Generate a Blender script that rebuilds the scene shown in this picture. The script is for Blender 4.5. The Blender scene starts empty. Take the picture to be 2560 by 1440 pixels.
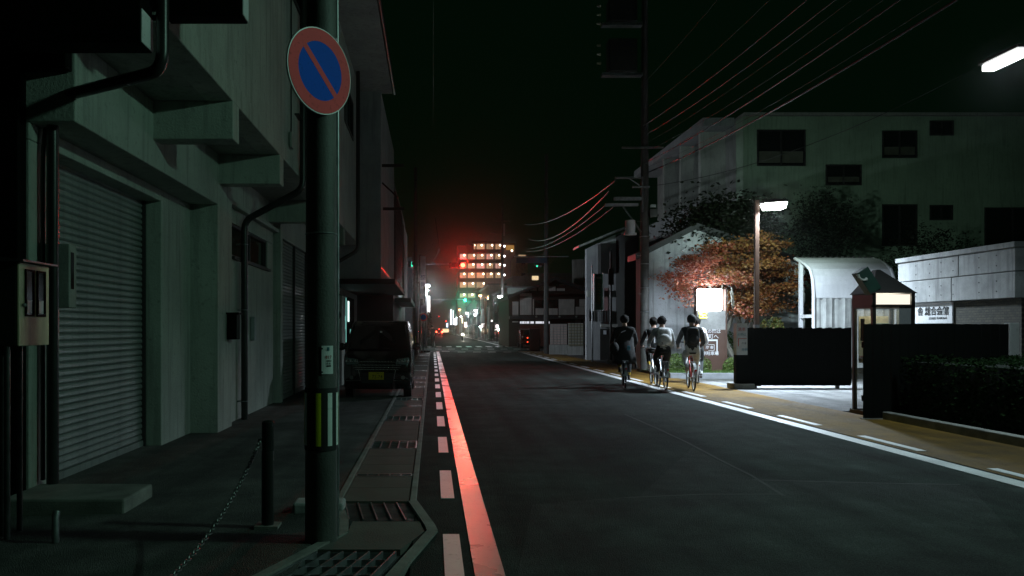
import bpy, bmesh, math, random
from mathutils import Vector, Matrix
random.seed(7)
R = math.radians
SC = bpy.context.scene
COL = SC.collection

# ------------------------------------------------------------------ camera, world, moon, exposure
F, H, VX, VY = 2000.0, 1.52, 1081.0, 822.0        # focal length (px of the photo), eye height, vanishing point
cam_d = bpy.data.cameras.new('camera')
cam = bpy.data.objects.new('camera', cam_d); COL.objects.link(cam)
cam.location = (0, 0, H); cam.rotation_euler = (R(90), 0, 0)
cam_d.sensor_width = 36; cam_d.lens = 36 * F / 2560
cam_d.shift_x = (1280 - VX) / 2560; cam_d.shift_y = (VY - 720) / 2560
cam_d.clip_start = .05; cam_d.clip_end = 3000
SC.camera = cam
world = bpy.data.worlds.new('World'); SC.world = world; world.use_nodes = True
wt = world.node_tree
bg = wt.nodes['Background']
sky = wt.nodes.new('ShaderNodeTexSky'); sky.sky_type = 'NISHITA'; sky.sun_disc = False
sky.sun_elevation = R(-4); sky.sun_rotation = R(200)
glow = wt.nodes.new('ShaderNodeMix'); glow.data_type = 'RGBA'; glow.blend_type = 'ADD'
glow.inputs[0].default_value = 1.0
dim = wt.nodes.new('ShaderNodeMix'); dim.data_type = 'RGBA'; dim.blend_type = 'MULTIPLY'; dim.inputs[0].default_value = 1.0
dim.inputs[7].default_value = (.004, .012, .006, 1)
wt.links.new(sky.outputs[0], dim.inputs[6])
wt.links.new(dim.outputs[2], glow.inputs[6])
glow.inputs[7].default_value = (.0004, .0026, .0009, 1)       # faint city glow of the night sky
wt.links.new(glow.outputs[2], bg.inputs[0]); bg.inputs[1].default_value = 1.0
moon_d = bpy.data.lights.new('moon', 'SUN'); moon_d.energy = .003; moon_d.angle = R(10); moon_d.color = (.7, 1, .85)
moon = bpy.data.objects.new('moon', moon_d); COL.objects.link(moon); moon.rotation_euler = (R(40), R(-25), 0)
SC.view_settings.view_transform = 'Standard'; SC.view_settings.look = 'None'
SC.view_settings.exposure = 0; SC.view_settings.gamma = 1
SC.cycles.use_denoising = True
SC.cycles.max_bounces = 6; SC.cycles.diffuse_bounces = 3; SC.cycles.glossy_bounces = 3
SC.cycles.transmission_bounces = 6; SC.cycles.transparent_max_bounces = 12
SC.cycles.sample_clamp_indirect = 3; SC.cycles.caustics_reflective = False; SC.cycles.caustics_refractive = False
SC.cycles.use_light_tree = True

# ------------------------------------------------------------------ pixel helpers: a pixel plus what the thing touches gives a point
def W(px, py, d): return Vector(((px - VX) * d / F, d, H + (VY - py) * d / F))
def G(px, py, z=0): return W(px, py, F * (H - z) / (py - VY))
def xd(px, X): return F * X / (px - VX)                     # distance at which a line parallel to the road at X shows at column px
def px_x(px, d): return (px - VX) * d / F
def py_z(py, d): return H + (VY - py) * d / F

# ------------------------------------------------------------------ materials
MATS = {}
def _principled(name):
    m = bpy.data.materials.new(name); m.use_nodes = True
    return m, m.node_tree, m.node_tree.nodes['Principled BSDF']
def M(name, col, rough=.75, metal=0., spec=.5, var=.3, scale=2., bump=0., bscale=60., streak=0., coat=0., island=0., trans=0., alpha=1., wear=0.):
    if name in MATS: return MATS[name]
    m, nt, b = _principled(name); MATS[name] = m
    N, L = nt.nodes, nt.links
    b.inputs['Roughness'].default_value = rough; b.inputs['Metallic'].default_value = metal
    b.inputs['Specular IOR Level'].default_value = spec; b.inputs['Coat Weight'].default_value = coat
    b.inputs['Coat Roughness'].default_value = .08
    if trans: b.inputs['Transmission Weight'].default_value = trans
    if alpha < 1: b.inputs['Alpha'].default_value = alpha
    tc = N.new('ShaderNodeTexCoord')
    def mix(a, bcol, fac, mode='MIX'):
        x = N.new('ShaderNodeMix'); x.data_type = 'RGBA'; x.blend_type = mode
        if hasattr(fac, 'is_linked'): L.new(fac, x.inputs[0])
        else: x.inputs[0].default_value = fac
        for k, v in ((6, a), (7, bcol)):
            if hasattr(v, 'is_linked'): L.new(v, x.inputs[k])
            else: x.inputs[k].default_value = (*v, 1)
        return x.outputs[2]
    def noise(sc, det=5, vec=None, rgh=.6):
        n = N.new('ShaderNodeTexNoise'); n.inputs['Scale'].default_value = sc; n.inputs['Detail'].default_value = det
        n.inputs['Roughness'].default_value = rgh
        L.new(vec if vec else tc.outputs['Object'], n.inputs['Vector']); return n
    def ramp(src, lo, hi):
        r = N.new('ShaderNodeMapRange'); r.inputs[1].default_value = lo; r.inputs[2].default_value = hi
        L.new(src, r.inputs[0]); return r.outputs[0]
    c = col
    if var:
        n = noise(scale); k = ramp(n.outputs[0], .3, .7)
        c = mix(tuple(v * (1 - var) for v in col), tuple(min(1, v * (1 + var)) for v in col), k)
        n2 = noise(scale * 14, 3)
        c = mix(c, tuple(v * .6 for v in col), ramp(n2.outputs[0], .58, .8))
        r = N.new('ShaderNodeMapRange'); r.inputs[3].default_value = max(.03, rough - .12); r.inputs[4].default_value = min(1, rough + .12)
        L.new(n.outputs[0], r.inputs[0]); L.new(r.outputs[0], b.inputs['Roughness'])
    if streak:
        mp = N.new('ShaderNodeMapping'); mp.inputs['Scale'].default_value = (5, 5, .35)
        L.new(tc.outputs['Object'], mp.inputs[0])
        n = noise(1.6, 6, mp.outputs[0])
        c = mix(c, tuple(v * (1 - streak) for v in col), ramp(n.outputs[0], .5, .72))
    if wear:
        n = noise(7, 9, None, .75)
        c = mix(c, (.05, .052, .052), ramp(n.outputs[0], 1 - wear, 1.06 - wear))
    if island:
        g = N.new('ShaderNodeNewGeometry')
        c = mix(tuple(v * (1 - island) for v in col), tuple(min(1, v * (1 + island)) for v in col), g.outputs['Random Per Island'])
    if hasattr(c, 'is_linked'): L.new(c, b.inputs['Base Color'])
    else: b.inputs['Base Color'].default_value = (*c, 1)
    if bump:
        bp = N.new('ShaderNodeBump'); bp.inputs['Strength'].default_value = bump; bp.inputs['Distance'].default_value = .02
        L.new(noise(bscale, 6).outputs[0], bp.inputs['Height']); L.new(bp.outputs[0], b.inputs['Normal'])
    return m
def E(name, col, s):
    if name in MATS: return MATS[name]
    m = bpy.data.materials.new(name); m.use_nodes = True; MATS[name] = m
    nt = m.node_tree; nt.nodes.clear()
    o = nt.nodes.new('ShaderNodeOutputMaterial'); e = nt.nodes.new('ShaderNodeEmission')
    e.inputs[0].default_value = (*col, 1); e.inputs[1].default_value = s
    nt.links.new(e.outputs[0], o.inputs[0]); return m
def leafmat(name, cols, rough=.55, spec=.5):
    if name in MATS: return MATS[name]
    m, nt, b = _principled(name); MATS[name] = m
    N, L = nt.nodes, nt.links
    g = N.new('ShaderNodeNewGeometry'); cr = N.new('ShaderNodeValToRGB')
    L.new(g.outputs['Random Per Island'], cr.inputs[0])
    el = cr.color_ramp.elements
    while len(el) < len(cols): el.new(.5)
    for i, c in enumerate(cols):
        el[i].position = i / max(1, len(cols) - 1); el[i].color = (*c, 1)
    L.new(cr.outputs[0], b.inputs['Base Color']); b.inputs['Roughness'].default_value = rough; b.inputs['Specular IOR Level'].default_value = spec
    t = N.new('ShaderNodeBsdfTranslucent'); L.new(cr.outputs[0], t.inputs[0])
    mx = N.new('ShaderNodeMixShader'); mx.inputs[0].default_value = .35
    out = N['Material Output']; L.new(b.outputs[0], mx.inputs[1]); L.new(t.outputs[0], mx.inputs[2]); L.new(mx.outputs[0], out.inputs[0])
    return m
def road_mat(name, col, spec=.4, rough=.62):
    m, nt, b = _principled(name); N, L = nt.nodes, nt.links
    tc = N.new('ShaderNodeTexCoord')
    def noise(s, d=6, r=.65):
        n = N.new('ShaderNodeTexNoise'); n.inputs['Scale'].default_value = s; n.inputs['Detail'].default_value = d; n.inputs['Roughness'].default_value = r
        L.new(tc.outputs['Object'], n.inputs['Vector']); return n
    big = noise(.35); mid = noise(2.2); fine = noise(60, 5, .85)
    def mr(src, a, bb, c, d):
        r = N.new('ShaderNodeMapRange'); 
        for i, v in enumerate((a, bb, c, d)): r.inputs[i + 1].default_value = v
        L.new(src, r.inputs[0]); return r.outputs[0]
    mul = N.new('ShaderNodeMath'); mul.operation = 'MULTIPLY'
    L.new(mr(big.outputs[0], .3, .7, .4, 1.6), mul.inputs[0]); L.new(mr(mid.outputs[0], .3, .7, .7, 1.3), mul.inputs[1])
    mp = N.new('ShaderNodeMapping'); mp.inputs['Scale'].default_value = (2.2, .12, 1); L.new(tc.outputs['Object'], mp.inputs[0])
    trk = N.new('ShaderNodeTexNoise'); trk.inputs['Scale'].default_value = 1.0; trk.inputs['Detail'].default_value = 5; L.new(mp.outputs[0], trk.inputs['Vector'])
    mul0 = N.new('ShaderNodeMath'); mul0.operation = 'MULTIPLY'; L.new(mul.outputs[0], mul0.inputs[0]); L.new(mr(trk.outputs[0], .3, .7, .65, 1.4), mul0.inputs[1])
    mul2 = N.new('ShaderNodeMath'); mul2.operation = 'MULTIPLY'
    L.new(mul0.outputs[0], mul2.inputs[0]); L.new(mr(fine.outputs[0], .3, .7, .35, 1.8), mul2.inputs[1])
    x = N.new('ShaderNodeMix'); x.data_type = 'RGBA'; x.blend_type = 'MULTIPLY'; x.inputs[0].default_value = 1
    x.inputs[6].default_value = (*col, 1); L.new(mul2.outputs[0], x.inputs[7]); L.new(x.outputs[2], b.inputs['Base Color'])
    L.new(mr(big.outputs[0], .3, .7, max(.3, rough - .12), min(1, rough + .1)), b.inputs['Roughness']); b.inputs['Specular IOR Level'].default_value = spec
    vo = N.new('ShaderNodeTexVoronoi'); vo.inputs['Scale'].default_value = 110; L.new(tc.outputs['Object'], vo.inputs['Vector'])
    bp = N.new('ShaderNodeBump'); bp.inputs['Strength'].default_value = .9; bp.inputs['Distance'].default_value = .012
    L.new(vo.outputs['Distance'], bp.inputs['Height']); L.new(bp.outputs[0], b.inputs['Normal'])
    MATS[name] = m; return m

# ------------------------------------------------------------------ mesh builder
ROOT = {}
class MB:
    def __init__(s): s.v = []; s.f = []; s.mi = []; s.cur = 0
    def _add(s, vs, fs):
        o = len(s.v); s.v += [tuple(v) for v in vs]
        for f in fs: s.f.append([o + i for i in f]); s.mi.append(s.cur)
        return s
    def box(s, x0, x1, y0, y1, z0, z1):
        x0, x1 = sorted((x0, x1)); y0, y1 = sorted((y0, y1)); z0, z1 = sorted((z0, z1))
        return s._add([(x0,y0,z0),(x1,y0,z0),(x1,y1,z0),(x0,y1,z0),(x0,y0,z1),(x1,y0,z1),(x1,y1,z1),(x0,y1,z1)],
                      [(0,3,2,1),(4,5,6,7),(0,1,5,4),(1,2,6,5),(2,3,7,6),(3,0,4,7)])
    def obox(s, c, size, rot):
        m = Matrix.Translation(Vector(c)) @ rot.to_4x4()
        a, b, d = (k / 2 for k in size)
        vs = [m @ Vector(p) for p in [(-a,-b,-d),(a,-b,-d),(a,b,-d),(-a,b,-d),(-a,-b,d),(a,-b,d),(a,b,d),(-a,b,d)]]
        return s._add(vs, [(0,3,2,1),(4,5,6,7),(0,1,5,4),(1,2,6,5),(2,3,7,6),(3,0,4,7)])
    def quad(s, *p): return s._add(p, [tuple(range(len(p)))])
    def tube(s, pts, r, n=8, caps=True):
        pts = [Vector(p) for p in pts]
        rs = r if isinstance(r, (list, tuple)) else [r] * len(pts)
        vs = []; up = None
        for i, p in enumerate(pts):
            t = (pts[min(i + 1, len(pts) - 1)] - pts[max(i - 1, 0)])
            t = t.normalized() if t.length else Vector((0, 0, 1))
            if up is None:
                ref = Vector((0, 0, 1)) if abs(t.z) < .9 else Vector((1, 0, 0))
                up = t.cross(ref).normalized()
            else:
                up = (up - t * up.dot(t)); up = up.normalized() if up.length > 1e-6 else t.orthogonal().normalized()
            w = t.cross(up)
            for k in range(n):
                a = 2 * math.pi * k / n
                vs.append(p + (up * math.cos(a) + w * math.sin(a)) * rs[i])
        fs = []
        for i in range(len(pts) - 1):
            for k in range(n):
                k2 = (k + 1) % n
                fs.append((i*n+k, i*n+k2, (i+1)*n+k2, (i+1)*n+k))
        if caps: fs += [tuple(range(n))[::-1], tuple((len(pts)-1)*n + k for k in range(n))]
        return s._add(vs, fs)
    def cyl(s, p0, p1, r0, r1=None, n=16): return s.tube([p0, p1], [r0, r0 if r1 is None else r1], n)
    def prism(s, poly, a, b, axis='z'):
        n = len(poly)
        mk = {'z': lambda p, k: (p[0], p[1], k), 'y': lambda p, k: (p[0], k, p[1]), 'x': lambda p, k: (k, p[0], p[1])}[axis]
        vs = [mk(p, a) for p in poly] + [mk(p, b) for p in poly]
        fs = [tuple(range(n))[::-1], tuple(range(n, 2 * n))] + [(i, (i+1) % n, n + (i+1) % n, n + i) for i in range(n)]
        return s._add(vs, fs)
    def sphere(s, c, r, nu=12, nv=8):
        r = r if isinstance(r, (list, tuple)) else (r, r, r)
        vs = [(c[0], c[1], c[2] - r[2])]
        for j in range(1, nv):
            p = math.pi * j / nv
            for i in range(nu):
                a = 2 * math.pi * i / nu
                vs.append((c[0] + r[0]*math.sin(p)*math.cos(a), c[1] + r[1]*math.sin(p)*math.sin(a), c[2] - r[2]*math.cos(p)))
        vs.append((c[0], c[1], c[2] + r[2])); top = len(vs) - 1
        fs = [(0, 1 + (i+1) % nu, 1 + i) for i in range(nu)]
        for j in range(nv - 2):
            for i in range(nu):
                i2 = (i+1) % nu; a = 1 + j*nu; fs.append((a+i, a+i2, a+nu+i2, a+nu+i))
        a = 1 + (nv-2)*nu
        fs += [(a+i, a+(i+1) % nu, top) for i in range(nu)]
        return s._add(vs, fs)
    def torus(s, c, r, t, axis='x', n=24, k=8):
        vs = []; fs = []
        for i in range(n):
            a = 2*math.pi*i/n
            for j in range(k):
                b = 2*math.pi*j/k; rr = r + t*math.cos(b); h = t*math.sin(b)
                p = (rr*math.cos(a), rr*math.sin(a), h)
                p = {'x': (p[2], p[0], p[1]), 'y': (p[0], p[2], p[1]), 'z': p}[axis]
                vs.append((c[0]+p[0], c[1]+p[1], c[2]+p[2]))
        for i in range(n):
            for j in range(k):
                fs.append((i*k+j, ((i+1)%n)*k+j, ((i+1)%n)*k+(j+1)%k, i*k+(j+1)%k))
        return s._add(vs, fs)
    def mesh(s, name, off=(0, 0, 0)):
        me = bpy.data.meshes.new(name)
        me.from_pydata([(v[0]-off[0], v[1]-off[1], v[2]-off[2]) for v in s.v], [], s.f)
        return me
    def build(s, name, mat, parent=None, smooth=False, bevel=0., label=None, kind=None):
        off = ROOT.get(parent.name, (0, 0, 0)) if parent else (0, 0, 0)
        me = s.mesh(name, off)
        mats = mat if isinstance(mat, (list, tuple)) else [mat]
        for m in mats: me.materials.append(m)
        if len(mats) > 1: me.polygons.foreach_set('material_index', s.mi)
        bm = bmesh.new(); bm.from_mesh(me); bmesh.ops.recalc_face_normals(bm, faces=bm.faces); bm.to_mesh(me); bm.free()
        if smooth:
            me.polygons.foreach_set('use_smooth', [True] * len(me.polygons))
            try: me.set_sharp_from_angle(angle=R(40))
            except Exception: pass
        o = bpy.data.objects.new(name, me); COL.objects.link(o)
        if parent: o.parent = parent; ROOT[o.name] = off
        if bevel:
            bv = o.modifiers.new('bevel', 'BEVEL'); bv.width = bevel; bv.segments = 2; bv.limit_method = 'ANGLE'
        if label: o['label'] = label
        if kind: o['kind'] = kind
        return o
def thing(name, label, cat, loc=(0, 0, 0), group=None):
    o = bpy.data.objects.new(name, None); COL.objects.link(o); o.empty_display_size = .2
    o.location = loc; ROOT[o.name] = tuple(loc); o['label'] = label; o['category'] = cat
    if group: o['group'] = group
    return o
def tag(o, label, cat, group=None, kind=None):
    o['label'] = label; o['category'] = cat
    if group: o['group'] = group
    if kind: o['kind'] = kind
    return o
def struct(name, mb, mat, parent=None, **k):
    o = mb.build(name, mat, parent, **k)
    if not parent: o['kind'] = 'structure'
    return o
def inst(name, me, parent, loc, rot=None, mat=None):
    o = bpy.data.objects.new(name, me); COL.objects.link(o)
    off = ROOT.get(parent.name, (0, 0, 0)) if parent else (0, 0, 0)
    o.location = (loc[0]-off[0], loc[1]-off[1], loc[2]-off[2])
    if rot: o.rotation_euler = rot
    if parent: o.parent = parent
    return o
def copy_tree(o, parent=None):
    c = o.copy(); COL.objects.link(c); c.parent = parent
    for ch in list(o.children): copy_tree(ch, c)
    return c
def light(parent, name, kind, loc, energy, col, rot=None, size=.2, size_y=None, spot=None, blend=.5):
    d = bpy.data.lights.new(name, kind); d.energy = energy; d.color = col
    if kind == 'AREA':
        d.size = size; d.spread = R(spot or 180)
        if size_y: d.shape = 'RECTANGLE'; d.size_y = size_y
    else: d.shadow_soft_size = size
    if kind == 'SPOT': d.spot_size = R(spot); d.spot_blend = blend
    o = bpy.data.objects.new(name, d); COL.objects.link(o)
    off = ROOT.get(parent.name, (0, 0, 0))
    o.location = (loc[0]-off[0], loc[1]-off[1], loc[2]-off[2])
    if rot: o.rotation_euler = rot
    o.parent = parent
    return o
def text(s, size, mat, parent, loc, rot=(R(90), 0, 0), name='lettering', sx=1., ext=.002, spacing=1., vertical=False, align='CENTER', bold=0.):
    cu = bpy.data.curves.new(name, 'FONT'); cu.body = '\n'.join(s) if vertical else s
    cu.size = size; cu.extrude = ext; cu.align_x = align; cu.align_y = 'CENTER'; cu.space_line = spacing; cu.resolution_u = 2
    cu.offset = bold
    t = bpy.data.objects.new(name, cu); COL.objects.link(t)
    bpy.context.view_layer.update()
    me = bpy.data.meshes.new_from_object(t.evaluated_get(bpy.context.evaluated_depsgraph_get()))
    bpy.data.objects.remove(t); bpy.data.curves.remove(cu)
    me.materials.clear(); me.materials.append(mat); me.name = name
    o = inst(name, me, parent, loc, rot); o.scale = (sx, 1, 1)
    return o
# ------------------------------------------------------------------ palette
road_mat('asphalt', (.033, .041, .037), spec=.08, rough=.93); road_mat('old_asphalt', (.036, .038, .038), rough=.7)
road_mat('brown_path', (.15, .085, .012), spec=.3, rough=.75)
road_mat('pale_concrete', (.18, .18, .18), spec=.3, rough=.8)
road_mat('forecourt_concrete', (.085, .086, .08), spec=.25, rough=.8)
M('paint_white', (.72, .72, .72), .45, var=.16, scale=1.3, bump=.06, bscale=120, wear=.36)
M('paint_dimmed', (.36, .36, .37), .28, var=.22, scale=1.1, bump=.1, bscale=120, wear=.36)  # white paint darkened to deepen the signal's red reflection, with worn chips
M('gutter_concrete', (.09, .095, .08), .85, var=.3, bump=.3)
M('kerb_concrete', (.20, .20, .18), .85, var=.35, scale=4, bump=.3)
M('stucco', (.36, .39, .35), .9, var=.2, scale=.9, bump=.5, bscale=38, streak=.35)
M('stucco_dark', (.30, .31, .29), .9, var=.2, scale=1.4, bump=.35, bscale=45, streak=.35)
M('stucco_grey', (.34, .36, .37), .9, var=.18, scale=1.4, bump=.3, streak=.3)
M('concrete', (.44, .46, .48), .88, var=.28, scale=1.1, bump=.3, bscale=30, streak=.4)
M('concrete_panel', (.40, .41, .41), .88, var=.3, scale=2.2, bump=.3, bscale=40, streak=.45)
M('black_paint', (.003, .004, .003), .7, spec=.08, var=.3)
M('dark_tone', (.016, .018, .016), .7, var=.4)  # dark parts; also paints shade onto the far left walls and meter case
M('dark_brown', (.035, .025, .018), .6, var=.4, scale=6)
M('pipe_dark', (.018, .019, .018), .35, var=.3)
M('galvanised', (.32, .34, .35), .42, .8, var=.3, scale=8)
M('steel_dark', (.10, .10, .10), .4, .7, var=.4, scale=8)
M('shutter_steel', (.33, .35, .34), .38, .35, var=.2, scale=2, streak=.35)
M('window_glass', (.012, .016, .016), .06, spec=.8, var=0)
M('frame_alu', (.07, .07, .07), .45, .6, var=.2)
M('meter_enamel', (.68, .60, .40), .55, var=.2, scale=7, streak=.3)
M('pole_concrete', (.085, .085, .08), .6, var=.35, scale=3, bump=.25, streak=.35)
M('roof_tile', (.03, .032, .034), .6, var=.4, scale=5)
M('wood_dark', (.025, .017, .011), .7, var=.4, scale=8)
M('plaster', (.52, .51, .49), .9, var=.18, scale=2, streak=.25)
M('sign_white', (.70, .71, .72), .4, var=.08)
M('sign_red', (.80, .10, .11), .6, spec=.1, var=.1)
M('sign_blue', (.004, .085, .55), .6, spec=.1, var=.1)
M('sign_green', (.015, .12, .06), .4, var=.15)
M('reflect_yellow', (.80, .84, .03), .4, var=.12)
M('reflect_white', (.85, .9, .87), .4, var=.12)
M('rubber', (.012, .012, .012), .7, var=.3)
M('ink', (.01, .012, .012), .6, var=0)
M('ink_red', (.35, .03, .02), .6, var=0)
M('ink_teal', (.03, .14, .17), .6, var=0)
M('soil', (.04, .032, .022), .95, var=.4, scale=8, bump=.5)
M('grass_soil', (.035, .06, .015), .95, var=.5, scale=12, bump=.5)
m = MATS

# ------------------------------------------------------------------ ground, road, paths
struct('ground', MB().box(-400, 400, -60, 900, -.5, -.16), m['old_asphalt'])
struct('road', MB().box(-.14, 5.92, -12, 56, -.3, 0), m['asphalt'])
struct('cross_road', MB().box(-120, 120, 56, 65, -.3, .0), m['asphalt'])
struct('far_road', MB().box(-.6, 6.6, 65, 420, -.3, 0), m['asphalt'])
struct('sidewalk', MB().box(5.92, 7.55, -12, 54, -.3, .004), m['brown_path'])
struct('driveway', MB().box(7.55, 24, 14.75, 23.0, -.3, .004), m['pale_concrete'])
struct('far_pavement', MB().box(6.6, 30, 65, 420, -.3, .05), m['forecourt_concrete'])
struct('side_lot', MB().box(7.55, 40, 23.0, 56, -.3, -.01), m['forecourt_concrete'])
struct('left_far_pavement', MB().box(-40, -.6, 65, 420, -.3, .05), m['forecourt_concrete'])
fc = MB(); fc.prism([(-9, -.3), (-.86, -.3), (-.86, 0), (-3.3, -.07), (-9, -.09)], 1.0, 56, 'y')
struct('forecourt', fc, m['forecourt_concrete'])
# low seams and repair strips in the asphalt
M('tar', (.07, .072, .07), .95, spec=.1, var=.3)
sm = MB()
def strip(mb, pts, w, z):
    for a, b in zip(pts[:-1], pts[1:]):
        a = Vector(a); b = Vector(b); n = Vector((-(b-a).y, (b-a).x)).normalized() * w / 2
        mb.quad((a.x+n.x, a.y+n.y, z), (a.x-n.x, a.y-n.y, z), (b.x-n.x, b.y-n.y, z), (b.x+n.x, b.y+n.y, z))
def gp(*pp): return [tuple(G(*p).xy) for p in pp]
strip(sm, gp((1560, 1035), (1640, 1070), (1715, 1105), (1800, 1150), (1880, 1190), (1960, 1240)), .03, .003)
strip(sm, gp((1880, 1200), (2100, 1206), (2400, 1212)), .035, .003)
strip(sm, gp((1560, 1245), (1760, 1236), (1950, 1236)), .03, .003)
struct('road_seams', sm, m['tar'])
road_mat('patch_asphalt', (.043, .049, .046), rough=.92, spec=.1)
pt = MB(); pt.prism(gp((1730, 1120), (1880, 1196), (2420, 1215), (2700, 1500), (2300, 1900), (1200, 1900), (1330, 1262), (1600, 1240)), -.05, .0025)
struct('road_patch', pt, m['patch_asphalt'])

# ------------------------------------------------------------------ painted markings: each stroke is a piece
mk = MB().box(.262, .448, -6, 53.4, 0, .006); lineL = struct('edge_line', mk, m['paint_dimmed'])
mk = MB().box(5.63, 5.85, -6, 50.5, 0, .007); lineR = struct('edge_line', mk, m['paint_white'])
dash = MB().box(-.06, .06, 0, 1.4, 0, .006).mesh('guide_dash'); dash.materials.append(m['paint_white'])
for k in range(-1, 17):
    inst('guide_dash', dash, lineL, (.137, 7.15 + 2.65*k, .0005))
    inst('guide_dash', dash, lineR, (6.06, 7.26 + 2.65*k, .0045))
cb = MB().box(-.25, .25, 0, .45, 0, .006).mesh('crossing_block'); cb.materials.append(m['paint_white'])
cw = struct('crossing_marks', MB().box(-.15, 5.9, 54.6, 54.75, .0, .005), m['paint_white'])
for k in range(8):
    inst('crossing_block', cb, cw, (.45 + .98*k, 59.6, .001)); inst('crossing_block', cb, cw, (.0 + 1.0*k + .9, 52.0 if k else 53.2, .001))
bar = MB().box(-.22, .22, 0, 3.2, 0, .006).mesh('zebra_bar'); bar.materials.append(m['paint_white'])
for k in range(9): inst('zebra_bar', bar, cw, (-.3 + .85*k, 66.5, .001))
struct('far_edge_line', MB().box(.1, .25, 70, 300, 0, .006), m['paint_white'])
struct('far_edge_line', MB().box(6.1, 6.25, 70, 300, 0, .006), m['paint_white'])

# ------------------------------------------------------------------ gutter with covers and grates
gut = struct('gutter', MB().box(-.80, -.2, 7.0, 52, -.3, -.025), m['old_asphalt'])
struct('gutter_bed', MB().box(-1.5, -.14, -4, 7.0, -.3, -.04), m['old_asphalt'])
kb = MB()
kb.box(-.2, -.14, 7.0, 52, -.3, .012); kb.box(-.86, -.80, 7.0, 52, -.3, .012)
struct('gutter_kerb', kb, m['kerb_concrete'], bevel=.008)
kb = MB()
pts = [(-.17, 7.0), (-.02, 6.15), (.0, 5.98), (-.32, 4.55), (-.9, 2.6)]
for a, b in zip(pts[:-1], pts[1:]):
    n = Vector((-(b[1]-a[1]), b[0]-a[0])).normalized()*.04
    kb.prism([(a[0]+n.x, a[1]+n.y), (a[0]-n.x, a[1]-n.y), (b[0]-n.x, b[1]-n.y), (b[0]+n.x, b[1]+n.y)], -.3, .016)
struct('gutter_kerb', kb, m['kerb_concrete'])
kb = MB()
pts = [(-.83, 7.0), (-.70, 6.35), (-.66, 5.95), (-1.05, 4.9), (-1.9, 3.0)]
for a, b in zip(pts[:-1], pts[1:]):
    n = Vector((-(b[1]-a[1]), b[0]-a[0])).normalized()*.035
    kb.prism([(a[0]+n.x, a[1]+n.y), (a[0]-n.x, a[1]-n.y), (b[0]-n.x, b[1]-n.y), (b[0]+n.x, b[1]+n.y)], -.3, .016)
struct('gutter_kerb', kb, m['kerb_concrete'])
cov = MB().box(-.29, .29, 0, .585, -.06, .002).mesh('gutter_cover'); cov.materials.append(m['gutter_concrete'])
def grate_mesh(L, n=6):
    g = MB()
    g.box(-.29, .29, 0, .018, -.05, .006); g.box(-.29, .29, L-.018, L, -.05, .006)
    for i in range(n): x = -.29 + .58*i/(n-1); g.box(x-.006, x+.006, .018, L-.018, -.05, .006)
    for i in range(1, int(L/.045)): g.box(-.284, .284, i*.045-.002, i*.045+.002, -.045, -.01)
    me = g.mesh('drain_grate'); me.materials.append(m['galvanised']); return me
g_short, g_long = grate_mesh(.12), grate_mesh(.55)
y = 7.05; k = 0
while y < 51.5:
    if k % 5 == 2 and y < 20: L = .12; me = g_short; nm = 'drain_grate'
    elif k % 7 == 6 or 19 < y < 25 and k % 3 == 0: L = .55; me = g_long; nm = 'drain_grate'
    else: L = .585; me = cov; nm = 'gutter_cover'
    inst(nm, me, gut, (-.5, y, 0)); y += L + .008; k += 1
# the corner pit: poured slabs and two wide grates following the bend
def poly_grate(name, quadpts, n):
    a, b, c, d = [Vector((*p, 0)) for p in quadpts]          # near-left, near-right, far-right, far-left
    g = MB()
    for i in range(n + 1):
        t = i / n; p = a.lerp(b, t); q = d.lerp(c, t); w = Vector(((q-p).y, -(q-p).x, 0)).normalized()*.006
        g.prism([(p+w)[:2], (q+w)[:2], (q-w)[:2], (p-w)[:2]], -.05, .006)
    for t in [i/14 for i in range(15)]:
        p = a.lerp(d, t); q = b.lerp(c, t); w = Vector(((q-p).y, -(q-p).x, 0)).normalized()*.003
        g.prism([(p+w)[:2], (q+w)[:2], (q-w)[:2], (p-w)[:2]], -.045, -.006)
    o = g.build(name, m['galvanised'], gut); return o
poly_grate('drain_grate', [(-.66, 6.36), (-.10, 6.36), (-.20, 6.98), (-.76, 6.98)], 5)
poly_grate('drain_grate', [(-1.75, 3.2), (-.78, 3.2), (-.25, 5.45), (-.88, 5.45)], 7)
MB().prism([(-.84, 5.5), (-.22, 5.5), (-.06, 6.0), (-.1, 6.3), (-.63, 6.3), (-.63, 5.95)], -.06, .003).build('gutter_cover', m['gutter_concrete'], gut)

# ------------------------------------------------------------------ warehouse with overhanging storey (left)
wh = thing('warehouse', 'grey stucco warehouse with roller shutters and an overhanging upper storey', 'building', (-3.7, 7.3, -.08))
ST = m['stucco']; SD = m['stucco_dark']
def wbox(name, x0, x1, y0, y1, z0, z1, mat=ST, bevel=.012, parent=wh): return MB().box(x0, x1, y0, y1, z0, z1).build(name, mat, parent, bevel=bevel)
wbox('wall', -4.3, -3.7, 7.34, 7.94, -.12, 3.26)
wbox('shade_sheet', -4.8, -3.72, 7.18, 7.335, -.12, 3.86, m['black_paint']); wbox('shade_sheet', -4.4, -3.3, 7.2, 7.334, 3.87, 4.19, m['black_paint'])  # black sheets added to paint the end face as shade
wbox('wall', -4.3, -3.70, 10.92, 12.235, -.12, 3.42)
wbox('lintel', -4.3, -3.70, 7.34, 10.92, 3.262, 3.42)
wbox('fascia', -4.2, -3.28, 7.34, 12.235, 3.423, 4.2)
wbox('pillar', -4.2, -3.282, 12.24, 13.1, -.12, 4.2)
ww = wbox('wall', -4.0, -3.42, 13.1, 17.2, -.12, 2.76)
wbox('wall', -4.0, -3.42, 13.1, 17.2, 3.33, 4.2); wbox('wall', -4.0, -3.422, 13.1, 13.65, 2.762, 3.328); wbox('wall', -4.0, -3.422, 16.6, 17.2, 2.762, 3.328)
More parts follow.
